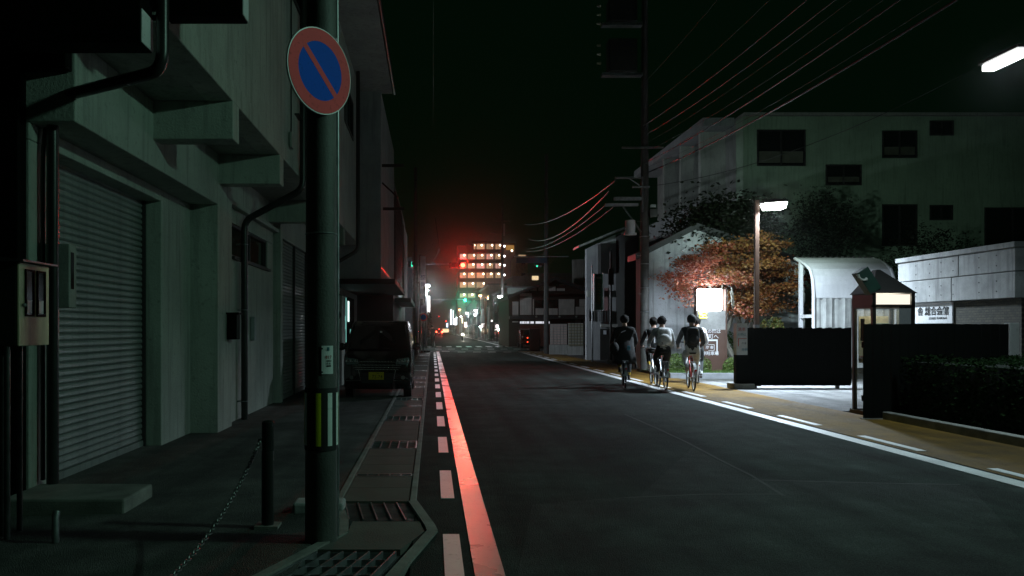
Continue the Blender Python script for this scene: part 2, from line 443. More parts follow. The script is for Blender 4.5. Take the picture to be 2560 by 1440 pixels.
wbox('ledge', -3.42, -3.30, 13.1, 17.2, 3.58, 3.66)
wbox('pillar', -4.0, -3.26, 17.2, 17.45, -.12, 4.2)
wbox('wall', -4.0, -3.27, 21.1, 25.6, -.12, 4.2); wbox('wall', -4.0, -3.272, 17.45, 21.1, 3.5, 4.2)
wbox('soffit', -4.2, -2.37, 7.0, 25.6, 4.202, 4.28, SD)
up = wbox('upper_wall', -3.2, -2.36, 7.0, 25.6, 4.282, 9.3)
wbox('band', -2.66, -2.345, 7.0, 25.6, 4.2, 4.44)
wbox('eave', -3.2, -1.32, 6.8, 26.5, 9.3, 9.42, SD)
MB().tube([(-1.28, 6.8, 9.36), (-1.28, 26.6, 9.36)], .07, 10).build('roof_gutter', m['pipe_dark'], wh, smooth=True)
wbox('rear_block', -12, -4.3, 7.34, 25.6, -.12, 9.3, m['dark_tone'])  # dark colour here and on the end wall stands in for shade
wbox('end_wall', -4.3, -3.2, 7.06, 7.33, 4.3, 9.3, m['dark_tone'])
for y in (9.4, 12.3, 16.7, 21.2): wbox('beam', -3.5, -2.343, y, y + .3, 3.75, 4.2)
# window in the ground-floor wall
wn = MB().box(-3.52, -3.5, 13.65, 16.6, 2.76, 3.33).build('window', m['window_glass'], wh)
fr = MB()
for y0, y1, z0, z1 in ((13.65, 16.6, 2.76, 2.80), (13.65, 16.6, 3.29, 3.33), (13.65, 13.70, 2.8, 3.29), (16.55, 16.6, 2.8, 3.29), (15.1, 15.16, 2.8, 3.29)): fr.box(-3.498, -3.45, y0, y1, z0, z1)
fr.build('window_frame', m['frame_alu'], wn); MB().box(-3.49, -3.36, 13.6, 16.65, 2.71, 2.757).build('window_sill', m['frame_alu'], wn)
for y0, y1 in ((13.2, 15.3), (21.4, 23.6)):
    wn = MB().box(-2.365, -2.352, y0, y1, 7.1, 8.15).build('window', m['window_glass'], wh)
    fr = MB(); fr.box(-2.351, -2.32, y0, y1, 7.06, 7.12); fr.box(-2.351, -2.32, y0, y1, 8.12, 8.18); fr.box(-2.351, -2.325, y0, y0+.05, 7.12, 8.12); fr.box(-2.351, -2.325, y1-.05, y1, 7.12, 8.12); fr.box(-2.351, -2.325, (y0+y1)/2-.03, (y0+y1)/2+.03, 7.12, 8.12)
    fr.build('window_frame', m['frame_alu'], wn)
# roller shutters: every slat a piece
def shutter(X, y0, y1, z0, z1, pitch=.077):
    root = MB().box(X-.09, X-.05, y0, y1, z0, z1).build('roller_shutter', m['steel_dark'], wh)
    L = (y1 - y0)
    prof = [(0, -.002), (.008, .006), (.018, .017), (.014, .05), (.004, .066), (0, .07), (-.012, .07), (-.012, -.002)]
    sl = MB(); n = len(prof)
    vs = [(p[0], 0, p[1]) for p in prof] + [(p[0], L, p[1]) for p in prof]
    sl._add(vs, [tuple(range(n))[::-1], tuple(range(n, 2*n))] + [(i, (i+1) % n, n+(i+1) % n, n+i) for i in range(n)])
    me = sl.mesh('slat'); me.materials.append(m['shutter_steel'])
    z = z0 + .1
    MB().box(X-.045, X+.02, y0, y1, z0, z0+.095).build('bottom_rail', m['shutter_steel'], root)
    while z < z1 - .02:
        inst('slat', me, root, (X-.01 + random.uniform(-.002, .002), y0, z)); z += pitch
    for yy in (y0-.03, y1-.03): MB().box(X-.04, X+.045, yy, yy+.06, z0, z1).build('guide_rail', m['frame_alu'], root)
    return root
shutter(-3.95, 7.97, 10.9, -.09, 3.3)
s2 = shutter(-3.36, 17.48, 21.06, -.06, 3.55)
MB().box(-3.36, -3.30, 19.2, 19.27, -.06, 3.5).build('centre_post', m['frame_alu'], s2)
# drain pipes
def pipe(pts, r, mat=m['pipe_dark'], name='drain_pipe', parent=wh):
    out = [Vector(pts[0])]
    for i in range(1, len(pts) - 1):
        p = Vector(pts[i]); a = (Vector(pts[i-1]) - p); b = (Vector(pts[i+1]) - p); q = min(.16, a.length*.4, b.length*.4)
        p0 = p + a.normalized()*q; p1 = p + b.normalized()*q
        for t in (0, .25, .5, .75, 1): out.append(p0.lerp(p, t).lerp(p.lerp(p1, t), t))
    out.append(Vector(pts[-1]))
    return MB().tube(out, r, 12).build(name, mat, parent, smooth=True)
P1 = pipe([(-2.30, 6.82, 9.3), (-2.30, 6.82, 3.72), (-3.56, 7.5, 3.68), (-3.56, 7.5, -.1)], .055)
P2 = pipe([(-2.28, 14.1, 9.3), (-2.28, 14.1, 3.98), (-3.30, 14.05, 3.42), (-3.30, 14.05, -.12)], .06)
for z in (3.0, 1.85, .25): MB().box(-3.44, -3.29, 14.03, 14.07, z-.012, z+.012).build('bracket', m['galvanised'], P2); MB().torus((-3.30, 14.05, z), .064, .008, 'z', 16, 6).build('bracket', m['galvanised'], P2)
for z in (5.2, 7.4): MB().box(-2.36, -2.28, 13.7, 14.1, z-.012, z+.012).build('bracket', m['pipe_dark'], P2)
P3 = pipe([(-2.25, 24.2, 9.3), (-2.25, 24.2, 3.9), (-3.2, 24.0, 3.3), (-3.2, 24.0, 0)], .06)
pipe([(-3.66, 7.62, 4.0), (-3.66, 7.62, 3.6), (-3.66, 7.52, 3.2), (-3.66, 7.52, .1)], .022, m['frame_alu'], 'conduit')
pipe([(-2.33, 13.2, 9.2), (-2.33, 13.2, 4.7)], .012, m['pipe_dark'], 'conduit')
MB().box(-2.345, -2.30, 13.1, 13.3, 4.5, 4.75).build('junction_box', m['stucco_dark'], wh, bevel=.01)
b = MB().box(-3.70, -3.45, 7.6, 7.76, 1.72, 2.33).build('switch_box', m['stucco_dark'], wh, bevel=.01)
MB().box(-3.45, -3.444, 7.63, 7.69, 1.9, 2.25).build('switch_panel', m['window_glass'], b)
b = MB().box(-3.28, -3.12, 12.75, 12.98, 1.35, 1.75).build('letter_box', m['black_paint'], wh, bevel=.012); MB().box(-3.30, -3.08, 12.72, 13.0, 1.75, 1.78).build('lid', m['black_paint'], b)
MB().box(-3.42, -3.33, 15.0, 15.16, 1.3, 1.75).build('electric_meter', m['stucco_grey'], wh, bevel=.02)

# small things on the forecourt
tag(MB().box(-3.68, -2.62, 6.8, 7.5, -.1, .07).build('concrete_step', m['kerb_concrete'], bevel=.02), 'low concrete step slab on the forecourt before the near shutter', 'step')
tag(MB().box(-1.16, -.74, 6.62, 6.86, -.1, .075).build('kerb_block', m['concrete_panel'], bevel=.02), 'short pale kerb block lying between the bollard and the near pole', 'kerb block')
tag(MB().tube([(-2.78, 5.9, -.1), (-2.78, 5.9, .13), (-2.78, 5.92, .17)], .026, 12).build('pipe_stub', m['galvanised'], smooth=True), 'short grey pipe stub rising from the dark ground at lower left', 'pipe')

# meter box on its posts
mbx = thing('meter_box', 'cream enamel meter box with two narrow windows on steel pipes', 'meter box', (-3.2, 6.2, -.08))
ROOT[mbx.name] = tuple(mbx.location)
MB().box(-3.36, -3.12, 6.0, 6.47, 1.39, 2.02).build('case', m['dark_tone'], mbx, bevel=.006)  # case coloured dark for the shade on its camera side
MB().box(-3.12, -3.1, 6.0, 6.47, 1.39, 2.02).build('door', m['meter_enamel'], mbx, bevel=.006)
MB().prism([(-3.42, 2.025), (-3.05, 2.025), (-3.05, 2.04), (-3.42, 2.075)], 5.96, 6.52, 'y').build('lid', m['steel_dark'], mbx)
for y in (6.09, 6.27):
    w = MB().box(-3.1, -3.094, y, y+.11, 1.63, 1.96).build('window', m['window_glass'], mbx); f = MB()
    f.box(-3.098, -3.086, y-.012, y+.122, 1.615, 1.63); f.box(-3.098, -3.086, y-.012, y+.122, 1.96, 1.975); f.box(-3.098, -3.086, y-.012, y, 1.63, 1.96); f.box(-3.098, -3.086, y+.11, y+.122, 1.63, 1.96)
    f.build('window_frame', m['black_paint'], w); MB().box(-3.093, -3.0915, y+.02, y+.09, 1.64, 1.74).build('meter_dial', m['sign_white'], w)
MB().sphere((-3.085, 6.05, 1.70), .016).build('knob', m['galvanised'], mbx, smooth=True)
for y, x in ((6.02, -3.2), (6.14, -3.3), (6.3, -3.25)): MB().cyl((x, y, -.1), (x, y, 1.39), .022, n=10).build('conduit', m['steel_dark'], mbx, smooth=True)
MB().cyl((-3.35, 5.98, -.1), (-3.35, 5.98, 3.6), .03, n=10).build('post', m['steel_dark'], mbx, smooth=True)

# dark neighbour and the two projecting sign boxes above
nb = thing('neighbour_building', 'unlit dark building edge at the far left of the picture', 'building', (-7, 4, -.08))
MB().box(-12, -6.2, -6, 7.3, -.12, 8).build('wall', m['dark_tone'], nb)  # dark colour stands in for an unlit recess
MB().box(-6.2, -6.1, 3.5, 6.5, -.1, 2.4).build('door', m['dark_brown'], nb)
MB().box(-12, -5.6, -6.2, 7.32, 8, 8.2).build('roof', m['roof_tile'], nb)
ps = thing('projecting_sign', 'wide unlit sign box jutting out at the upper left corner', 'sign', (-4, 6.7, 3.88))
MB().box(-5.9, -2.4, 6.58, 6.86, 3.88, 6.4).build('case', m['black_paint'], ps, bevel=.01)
MB().box(-2.4, -2.392, 6.59, 6.85, 3.885, 4.16).build('bright_end', m['sign_white'], ps)  # pale end and black case paint in how the lamplight falls
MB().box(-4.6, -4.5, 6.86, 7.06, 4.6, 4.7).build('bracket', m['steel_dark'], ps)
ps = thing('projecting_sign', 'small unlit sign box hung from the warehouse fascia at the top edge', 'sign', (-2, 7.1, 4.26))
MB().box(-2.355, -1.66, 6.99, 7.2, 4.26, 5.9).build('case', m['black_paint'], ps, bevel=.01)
MB().box(-1.66, -1.652, 7.0, 7.19, 4.27, 5.9).build('bright_end', m['sign_white'], ps)  # lamplit end painted pale here too

# ------------------------------------------------------------------ near utility pole, its plate and band
pa = thing('utility_pole', 'thick grey utility pole standing nearest at the kerb with yellow and white stripes', 'utility pole', (-.80, 5.76, 0), 'utility poles along the street')
PX, PY = -.80, 5.76
MB().cyl((PX, PY, -.05), (PX, PY, 12), .117, .085, 28).build('shaft', m['pole_concrete'], pa, smooth=True)
band = MB().cyl((PX, PY, .655), (PX, PY, 1.10), .1195, .1185, 28).build('reflective_band', m['rubber'], pa, smooth=True)
def arc_strip(a0, a1, z0, z1, r, mat, name, parent, n=6):
    b = MB(); vs = []; fs = []
    for i in range(n+1):
        a = R(a0 + (a1-a0)*i/n)
        for z in (z0, z1):
            for rr in (r, r+.0025): vs.append((PX + rr*math.cos(a), PY + rr*math.sin(a), z))
    for i in range(n):
        o = i*4; fs += [(o+1, o+5, o+7, o+3), (o, o+2, o+6, o+4), (o+2, o+3, o+7, o+6), (o, o+4, o+5, o+1)]
    fs += [(0, 1, 3, 2), (n*4, n*4+2, n*4+3, n*4+1)]
    b._add(vs, fs); return b.build(name, mat, parent)
for a0, a1, mm in ((259, 277, 'reflect_yellow'), (300, 317, 'reflect_white'), (338, 354, 'reflect_white'), (15, 32, 'reflect_yellow'), (52, 69, 'reflect_white'), (90, 107, 'reflect_yellow'), (128, 145, 'reflect_white'), (166, 183, 'reflect_yellow'), (204, 221, 'reflect_white')):
    arc_strip(a0, a1, .69, 1.065, .1197, m[mm], 'stripe', band)
pl = arc_strip(279, 322, 1.20, 1.40, .1165, m['sign_white'], 'notice_plate', pa)
def on_pole(a, z, r=.1205): return (PX + r*math.cos(R(a)), PY + r*math.sin(R(a)), z)
def plate_text(s, size, mat, a, z): text(s, size, mat, pl, on_pole(a, z), (R(90), 0, R(a + 90)), ext=.0004)
plate_text('817', .032, m['ink_red'], 303, 1.318); plate_text('1800', .022, m['ink'], 303, 1.292); plate_text('1541', .022, m['ink'], 303, 1.272)
arc_strip(296, 312, 1.252, 1.262, .1192, m['ink'], 'bar', pl); arc_strip(298, 306, 1.365, 1.39, .1192, m['ink_teal'], 'emblem', pl)
for z in (1.38, 1.215): MB().sphere(on_pole(281, z, .118), .006, 8, 6).build('rivet', m['ink'], pl)
MB().torus((PX, PY, 2.2), .112, .006, 'z', 24, 6).build('strap', m['galvanised'], pa); MB().torus((PX, PY, 3.6), .109, .006, 'z', 24, 6).build('strap', m['galvanised'], pa)
pipe([(PX+.112, PY+.045, .0), (PX+.112, PY+.045, 3.0), (PX+.10, PY+.06, 5)], .012, m['galvanised'], 'conduit', pa)

# no-parking sign
sg = thing('no_parking_sign', 'round red and blue no parking sign strapped to the near pole', 'traffic sign', (-.79, 5.62, 3.38))
cS = W(800, 178, 5.6); n_ang = R(51)
def disc_obj(name, r0, r1, depth0, depth1, mat, parent, n=48):
    b = MB(); vs = []; fs = []
    nx, ny = math.sin(n_ang), -math.cos(n_ang); tx, ty = math.cos(n_ang), math.sin(n_ang)
    def P(r, a, h): return (cS.x + tx*r*math.cos(a) + nx*h, cS.y + ty*r*math.cos(a) + ny*h, cS.z + r*math.sin(a))
    for i in range(n):
        a = 2*math.pi*i/n
        vs += [P(r1, a, depth0), P(r1, a, depth1), P(max(r0, .0005), a, depth1), P(max(r0, .0005), a, depth0)]
    for i in range(n):
        j = (i+1) % n
        for k in range(4): fs.append((i*4+k, j*4+k, j*4+(k+1) % 4, i*4+(k+1) % 4))
    b._add(vs, fs); return b.build(name, mat, parent)
disc_obj('rim', 0, .30, -.012, .003, m['sign_white'], sg)
disc_obj('red_ring', .205, .292, .003, .006, m['sign_red'], sg); disc_obj('blue_field', 0, .2045, .003, .0055, m['sign_blue'], sg)
sb = MB(); rot = Matrix.Rotation(n_ang, 3, 'Z') @ Matrix.Rotation(R(45), 3, 'Y')
sb.obox(cS + Vector((math.sin(n_ang), -math.cos(n_ang), 0))*.0055, (.42, .003, .042), rot); sb.build('red_bar', m['sign_red'], sg)
for z in (.12, -.12): MB().box(PX-.02, PX+.0, 5.625, 5.68, cS.z+z-.02, cS.z+z+.02).build('clamp', m['galvanised'], sg)

# bollards and chain
def bollard(x, y, label):
    t = thing('bollard', label, 'bollard', (x, y, 0), 'steel bollards joined by the chain')
    MB().cyl((x, y, -.06), (x, y, .58), .048, n=16).build('post', m['pipe_dark'], t, smooth=True)
    MB().cyl((x, y, .58), (x, y, .80), .047, n=16).build('reflective_sleeve', M('sleeve', (.05, .055, .055), .25, .6), t, smooth=True)
    MB().sphere((x, y, .80), (.047, .047, .018), 16, 6).build('cap', m['pipe_dark'], t, smooth=True)
    MB().torus((x-.055, y-.02, .66), .014, .004, 'y', 12, 6).build('chain_ring', m['galvanised'], t)
    MB().prism([(x-.09, y-.07), (x+.09, y-.07), (x+.09, y+.09), (x-.09, y+.09)], -.06, .012).build('base_plate', m['kerb_concrete'], t)
bollard(-1.27, 6.17, 'black steel bollard with a reflective top beside the near pole')
bollard(-1.30, 1.9, 'black steel bollard holding the near end of the chain')
ch = MB(); nL = 104
for i in range(nL):
    t = i / (nL - 1); yy = 6.15 + (1.9 - 6.15)*t; zz = .66 - .40*4*t*(1-t); xx = -1.325
    dz = -.40*4*(1-2*t)/(-4.25); ang = math.atan(dz)
    lk = MB().torus((0, 0, 0), .014, .0045, 'x' if i % 2 else 'z', 8, 5)
    rm = Matrix.Rotation(ang, 3, 'X')
    lk.v = [tuple(rm @ Vector((v[0], v[1]*1.7, v[2])) + Vector((xx, yy, zz))) for v in lk.v]
    ch._add(lk.v, lk.f)
tag(ch.build('chain', m['steel_dark'], smooth=True), 'sagging steel link chain running from the bollard toward the camera', 'chain')
# ------------------------------------------------------------------ further buildings on the left
def windows(root, rects, plane, axis, out, mats=('window_glass', 'frame_alu'), t=.05, mullion=True):
    # rects: (a0, a1, z0, z1) on a wall plane; axis 'x' = wall faces +X or -X, 'y' = wall faces -Y
    for a0, a1, z0, z1 in rects:
        def bx(mb, p0, p1, b0, b1, c0, c1):
            if axis == 'x': mb.box(p0, p1, b0, b1, c0, c1)
            else: mb.box(b0, b1, p0, p1, c0, c1)
        g = MB(); bx(g, plane - out*.02, plane + out*.012, a0, a1, z0, z1); w = g.build('window', m[mats[0]], root)
        f = MB()
        bx(f, plane, plane + out*.05, a0-t, a1+t, z0-t, z0); bx(f, plane, plane + out*.05, a0-t, a1+t, z1, z1+t)
        bx(f, plane, plane + out*.048, a0-t, a0, z0, z1); bx(f, plane, plane + out*.048, a1, a1+t, z0, z1)
        if mullion: c = (a0+a1)/2; bx(f, plane+out*.012, plane + out*.04, c-t*.6, c+t*.6, z0, z1)
        f.build('window_frame', m[mats[1]], w)
b2 = thing('shop_building', 'tall building with a flat overhanging storey just past the warehouse', 'building', (-3, 26, 0))
MB().box(-8, -1.68, 26.2, 35, 3.15, 9.3).build('upper_storey', m['stucco_grey'], b2, bevel=.02)
MB().box(-8, -3.3, 26.2, 35, -.05, 3.15).build('wall', m['stucco_dark'], b2)
MB().box(-3.3, -1.2, 26.0, 35, 2.98, 3.148).build('canopy', m['dark_tone'], b2, bevel=.02)
MB().box(-1.7, -1.672, 26.2, 35, 3.5, 3.56).build('metal_trim', m['galvanised'], b2)
for y in (27.3, 30.5): MB().box(-1.69, -1.676, y, y+.05, 3.6, 9.2).build('joint_trim', m['stucco_dark'], b2)
for z, y in ((6.9, 26.6), (5.55, 27.2)):
    a = MB().box(-1.68, -.95, y, y+.06, z, z+.1).build('sign_arm', m['pipe_dark'], b2)
MB().tube([(-1.68, 26.7, 6.4), (-1.15, 26.7, 5.9)], .03, 8).build('sign_arm', m['pipe_dark'], b2)
MB().cyl((-3.35, 26.3, 3.0), (-3.35, 26.3, 9.2), .05, n=10).build('drain_pipe', m['pipe_dark'], b2)
# lit shop front under the canopy
M('shop_green', (.05, .25, .2), .4)
E('shop_lit', (.35, .95, .85), .42); E('shop_white', (.75, 1, .95), 1.5)
sf = MB().box(-3.32, -3.28, 27, 33.5, .6, 2.75).build('shop_window', m['window_glass'], b2)
for i, (y0, y1, z0, z1, mm) in enumerate(((27.6, 28.6, 1.3, 1.9, 'shop_lit'), (28.8, 29.0, 1.2, 2.6, 'shop_lit'), (29.4, 30.2, 1.5, 2.0, 'shop_lit'), (30.3, 30.45, 1.0, 2.7, 'shop_lit'), (31.0, 31.5, 1.8, 2.6, 'shop_white'), (31.9, 32.4, .9, 1.5, 'shop_lit'))):
    MB().box(-3.28, -3.27, y0, y1, z0, z1).build('lit_pane', m[mm], sf)
MB().box(-3.1, -2.9, 26.4, 26.6, 1.2, 1.8).build('meter', m['dark_tone'], b2)
b3 = thing('lattice_building', 'narrow dark building with a tall louvred front before the crossing', 'building', (-3, 36, 0))
MB().box(-8, -1.75, 35.6, 51, -.05, 8.2).build('wall', m['dark_tone'], b3)
lv = MB().box(-1.75, -1.74, 36, 45, 3.0, 7.8).build('louvre_panel', m['dark_brown'], b3)
lme = MB().box(-.03, .06, -.03, .03, 0, 4.7).mesh('louvre'); lme.materials.append(m['steel_dark'])
for i in range(22): inst('louvre', lme, lv, (-1.72, 36.2 + i*.4, 3.05))
MB().box(-1.80, -1.60, 45.2, 51, 3.2, 7.4).build('tile_panel', m['stucco_dark'], b3)
MB().box(-1.75, -1.0, 37, 46, 2.75, 2.95).build('canopy', m['dark_tone'], b3)
lt = thing('tube_lamp', 'short dim tube lamp slanting under the shop canopy', 'lamp', W(998, 722, 34))
a, b = W(986, 707, 33), W(1003, 731, 38)
MB().tube([a, b], .04, 8).build('casing', m['sign_white'], lt)
light(lt, 'facade_fill', 'SPOT', W(996, 724, 36) + Vector((.12, 0, 0)), 1900, (.78, .88, 1), (R(88), 0, R(-58)), .1, None, 66, .6)  # extra spot, added to brighten the stucco house and the screens
MB().sphere(W(1004, 732, 38), .05, 8, 6).build('green_tip', E('green_tip', (.1, 1, .5), 1.2), lt)
# crates, cases and clutter round the parked van: slim white cabinet against the wall
vm = thing('wall_cabinet', 'pale upright cabinet with round vents behind the parked van', 'cabinet', (-2.45, 22.2, -.05))
MB().box(-2.95, -2.5, 22.2, 22.9, -.06, 2.45).build('case', m['stucco'], vm, bevel=.02)
for z in (1.05, 1.9): MB().cyl((-2.7, 22.19, z), (-2.7, 22.215, z), .16, n=20).build('vent', m['black_paint'], vm)

# ------------------------------------------------------------------ parked kei van
van = thing('parked_van', 'black boxy van parked facing the camera on the forecourt', 'van', (-1.2, 17.4, 0))
VB = M('van_paint', (.006, .007, .007), .12, spec=.6, var=0, coat=1.)
CH = M('chrome', (.6, .62, .62), .12, 1., var=0); GLS = M('van_glass', (.004, .006, .006), .03, spec=.8, var=0)
def vbody(profile, half, name, mat, parent, taper):
    fr = [-1, -.965, -.88, -.6, 0, .6, .88, .965, 1]; sc = {1: .05, .965: .018, .88: .004}
    cy = sum(p[0] for p in profile)/len(profile); cz = sum(p[1] for p in profile)/len(profile)
    b = MB(); n = len(profile); vs = []
    for f in fr:
        s = sc.get(abs(f), 0)
        bow = .05*(abs(f)**2.5)
        for y, z in profile:
            yy = y + (cy-y)*s*.6 + (bow if y < .5 else 0); zz = z + (cz-z)*s
            hw = half*(1 - taper*max(0, (zz-.95))/.8)
            vs.append((-1.2 + f*hw, 17.4 + yy, zz))
    fs = [tuple(range(n))[::-1], tuple((len(fr)-1)*n + i for i in range(n))]
    for k in range(len(fr)-1):
        for i in range(n): fs.append((k*n+i, k*n+(i+1) % n, (k+1)*n+(i+1) % n, (k+1)*n+i))
    b._add(vs, fs); return b.build(name, mat, parent, smooth=True)
prof = [(.10, .2), (.02, .28), (0, .45), (0, .62), (.02, .78), (.06, .9), (.13, .965), (.36, 1.03), (.62, 1.32), (.86, 1.58), (1.0, 1.665), (1.2, 1.70), (1.7, 1.715), (2.9, 1.69), (3.2, 1.64), (3.32, 1.5), (3.36, 1.0), (3.38, .5), (3.3, .22)]
body = vbody(prof, .735, 'body', VB, van, .16)
def vq(name, pts, mat, parent=van, smooth=False):
    b = MB(); n = len(pts); p = [Vector(q) for q in pts]; nn = (p[1]-p[0]).cross(p[2]-p[0]).normalized()*.012
    b._add(list(p) + [q + nn for q in p], [tuple(range(n)), tuple(range(n, 2*n))[::-1]] + [(i, n+i, n+(i+1) % n, (i+1) % n) for i in range(n)])
    return b.build(name, mat, parent)
vq('windscreen', [(-1.2-.66, 17.80, 1.07), (-1.2, 17.755, 1.07), (-1.2+.66, 17.80, 1.07), (-1.2+.585, 18.25, 1.57), (-1.2, 18.215, 1.57), (-1.2-.585, 18.25, 1.57)], GLS)
for s in (-1, 1):
    vq('side_window', [(-1.2+s*.728, 18.15, 1.05), (-1.2+s*.728, 19.3, 1.05), (-1.2+s*.655, 19.3, 1.5), (-1.2+s*.655, 18.5, 1.5)][::s], GLS)
    vq('side_window', [(-1.2+s*.728, 19.38, 1.05), (-1.2+s*.728, 20.5, 1.05), (-1.2+s*.655, 20.4, 1.5), (-1.2+s*.655, 19.38, 1.5)][::s], GLS)
    MB().tube([(-1.2+s*.66, 17.84, 1.07), (-1.2+s*.585, 18.27, 1.6)], .018, 8).build('pillar_trim', VB, van)
    hl = MB().prism([(-1.2+s*.40, .76), (-1.2+s*.66, .74), (-1.2+s*.705, .82), (-1.2+s*.69, .90), (-1.2+s*.42, .86)], 17.395, 17.46, 'y').build('headlight', M('lamp_glass', (.5, .66, .7), .16, .9, spec=.8, var=0), van)
    for q in (.46, .56, .645): MB().sphere((-1.2+s*q, 17.392, .815), (.045, .03, .042), 16, 10).build('lens', CH, hl, smooth=True)
    fb = MB().tube([(-1.2+s*.40, 17.385, .62), (-1.2+s*.36, 17.39, .40), (-1.2+s*.68, 17.42, .39)], .010, 6).build('fog_bezel', CH, van)
    MB().cyl((-1.2+s*.56, 17.39, .46), (-1.2+s*.56, 17.43, .46), .045, n=14).build('fog_lamp', CH, fb)
    mr = MB().sphere((-1.2+s*.84, 18.02, 1.12), (.10, .05, .085), 14, 8).build('mirror', VB, van, smooth=True)
    MB().tube([(-1.2+s*.70, 18.08, 1.08), (-1.2+s*.80, 18.04, 1.08)], .02, 6).build('mirror_arm', VB, mr)
    for y in (17.98, 20.28):
        w = MB().cyl((-1.2+s*.56, y, .275), (-1.2+s*.728, y, .275), .275, n=28).build('wheel', m['rubber'], van, smooth=True)
        MB().cyl((-1.2+s*.70, y, .275), (-1.2+s*.735, y, .275), .18, n=20).build('rim', CH, w, smooth=True)
for k, (z, hw) in enumerate(((.80, .38), (.73, .52), (.68, .50), (.635, .46))):
    bar = MB()
    for i in range(12):
        x0, x1 = -hw + 2*hw*i/12, -hw + 2*hw*(i+1)/12
        yy = [17.39 + .05*abs(q/.735)**2.5 for q in (x0, x1)]
        bar.tube([(-1.2+x0, yy[0], z), (-1.2+x1, yy[1], z)], .013, 10); bar.sphere((-1.2+x0, yy[0]-.006, z), .016, 8, 6)
    bar.build('grille_bar', CH, van, smooth=True)
MB().box(-1.2-.34, -1.2+.34, 17.392, 17.41, .34, .56).build('lower_grille', m['rubber'], van)
pp = MB().box(-1.365-.02, -1.035-.02, 17.372, 17.386, .415, .58).build('number_plate', M('plate_yellow', (.42, .33, .01), .45, var=.08), van)
text('72-74', .105, m['ink'], pp, (-1.20, 17.370, .475), sx=.95, ext=.001); text('580', .04, m['ink'], pp, (-1.18, 17.370, .55), ext=.001)
MB().box(-1.185, -1.135, 18.09, 18.10, 1.40, 1.47).build('inspection_sticker', m['sign_white'], van)
for s in (-1, 1): MB().tube([(-1.2+s*.25, 17.78, 1.085), (-1.2+s*.25-.35, 17.80, 1.10)], .008, 6).build('wiper', m['rubber'], van)

# ------------------------------------------------------------------ street lamps on the right
LAMP_W = E('lamp_led', (.93, 1., .98), 34)
def lamp_post(px, py, d, label, ground_px, power, head_w=.62, col=(.9, 1., .97), group='lit street lamps', head_dir=1):
    c = W(px, py, d); gx = px_x(ground_px, d)
    t = thing('street_lamp', label, 'street lamp', (gx, d, 0), group)
    MB().box(gx-.055, gx+.055, d-.055, d+.055, 0, c.z+.12).build('post', M('lamp_post_brown', (.14, .085, .06), .35, .4, var=.2), t, bevel=.008)
    MB().box(gx-.07, gx+.07, d-.07, d+.07, 1.55, 1.63).build('collar', m['galvanised'], t)
    MB().box(gx-.09, gx+.09, d-.09, d+.09, 0, .9).build('base_sleeve', M('lamp_post_brown2', (.10, .06, .045), .4, .4), t)
    MB().box(min(gx, c.x-.2), c.x, d-.03, d+.03, c.z+.03, c.z+.09).build('arm', m['steel_dark'], t)
    MB().prism([(c.x-.28, c.z+.02), (c.x+.32, c.z+.06), (c.x+.32, c.z+.12), (c.x-.05, c.z+.14), (c.x-.28, c.z+.10)], d-.19, d+.19, 'y').build('head', m['steel_dark'], t)
    MB().prism([(c.x-.27, c.z+.015), (c.x+.31, c.z+.055), (c.x+.27, c.z-.11), (c.x-.20, c.z-.13)], d-.17, d+.17, 'y').build('diffuser', LAMP_W, t)
    light(t, 'lamp_light', 'AREA', (c.x+.03, d, c.z-.16), power, col, None, .5, spot=158)
    light(t, 'side_light', 'SPOT', (c.x+.03, d, c.z-.2), power*1.35, (.72, .97, .86), (R(96), 0, R(-24)), .12, None, 78, 1.)  # extra spot, added to brighten the apartment wall
    return t
lamp_main = lamp_post(1932, 512, 21.2, 'brown square post lamp with a bright white head behind the dark gate', 1891, 1220, col=(.72, .87, 1.))
lh = thing('tube_street_lamp', 'bright white tube lamp under the sky at the top right edge', 'street lamp', W(2700, 822, 10.4))
A, B = W(2470, 168, 10.9), W(2554, 133, 10.25)
mid = (A+B)/2
MB().obox(mid + Vector((0, 0, .07)), (.19, .74, .04), Matrix.Identity(3)).build('hood', m['steel_dark'], lh)
bl = MB().box(A.x-.08, A.x+.08, B.y, A.y, mid.z-.04, mid.z+.04).build('diffuser', E('lamp_tube', (.95, 1, 1), 5), lh)
MB().tube([(A.x, A.y-.3, mid.z+.09), (A.x+1.4, A.y-.3, mid.z+.25)], .025, 8).build('arm', m['steel_dark'], lh)
MB().cyl((A.x+1.4, A.y-.3, 0), (A.x+1.4, A.y-.3, 6), .09, .07, 14).build('post', m['pole_concrete'], lh, smooth=True)
light(lh, 'lamp_light', 'AREA', (A.x, mid.y, mid.z-.07), 110, (.70, .92, 1), None, .2, .7, spot=152)
ln = thing('tube_street_lamp', 'tube lamp on a post at the near right kerb lighting the left walls', 'street lamp', (7.2, 4.4, 0))
MB().cyl((7.2, 4.4, 0), (7.2, 4.4, 6.0), .08, .06, 14).build('post', m['pole_concrete'], ln, smooth=True)
MB().tube([(7.2, 4.4, 5.6), (6.5, 4.4, 5.75)], .025, 8).build('arm', m['steel_dark'], ln)
MB().box(6.33, 6.57, 4.05, 4.75, 5.73, 5.78).build('hood', m['steel_dark'], ln)
MB().box(6.35, 6.55, 4.07, 4.73, 5.65, 5.729).build('diffuser', m['lamp_tube'], ln)
light(ln, 'lamp_light', 'AREA', (6.3, 4.4, 5.62), 122, (.48, 1, .77), (0, R(67), 0), .2, .7)

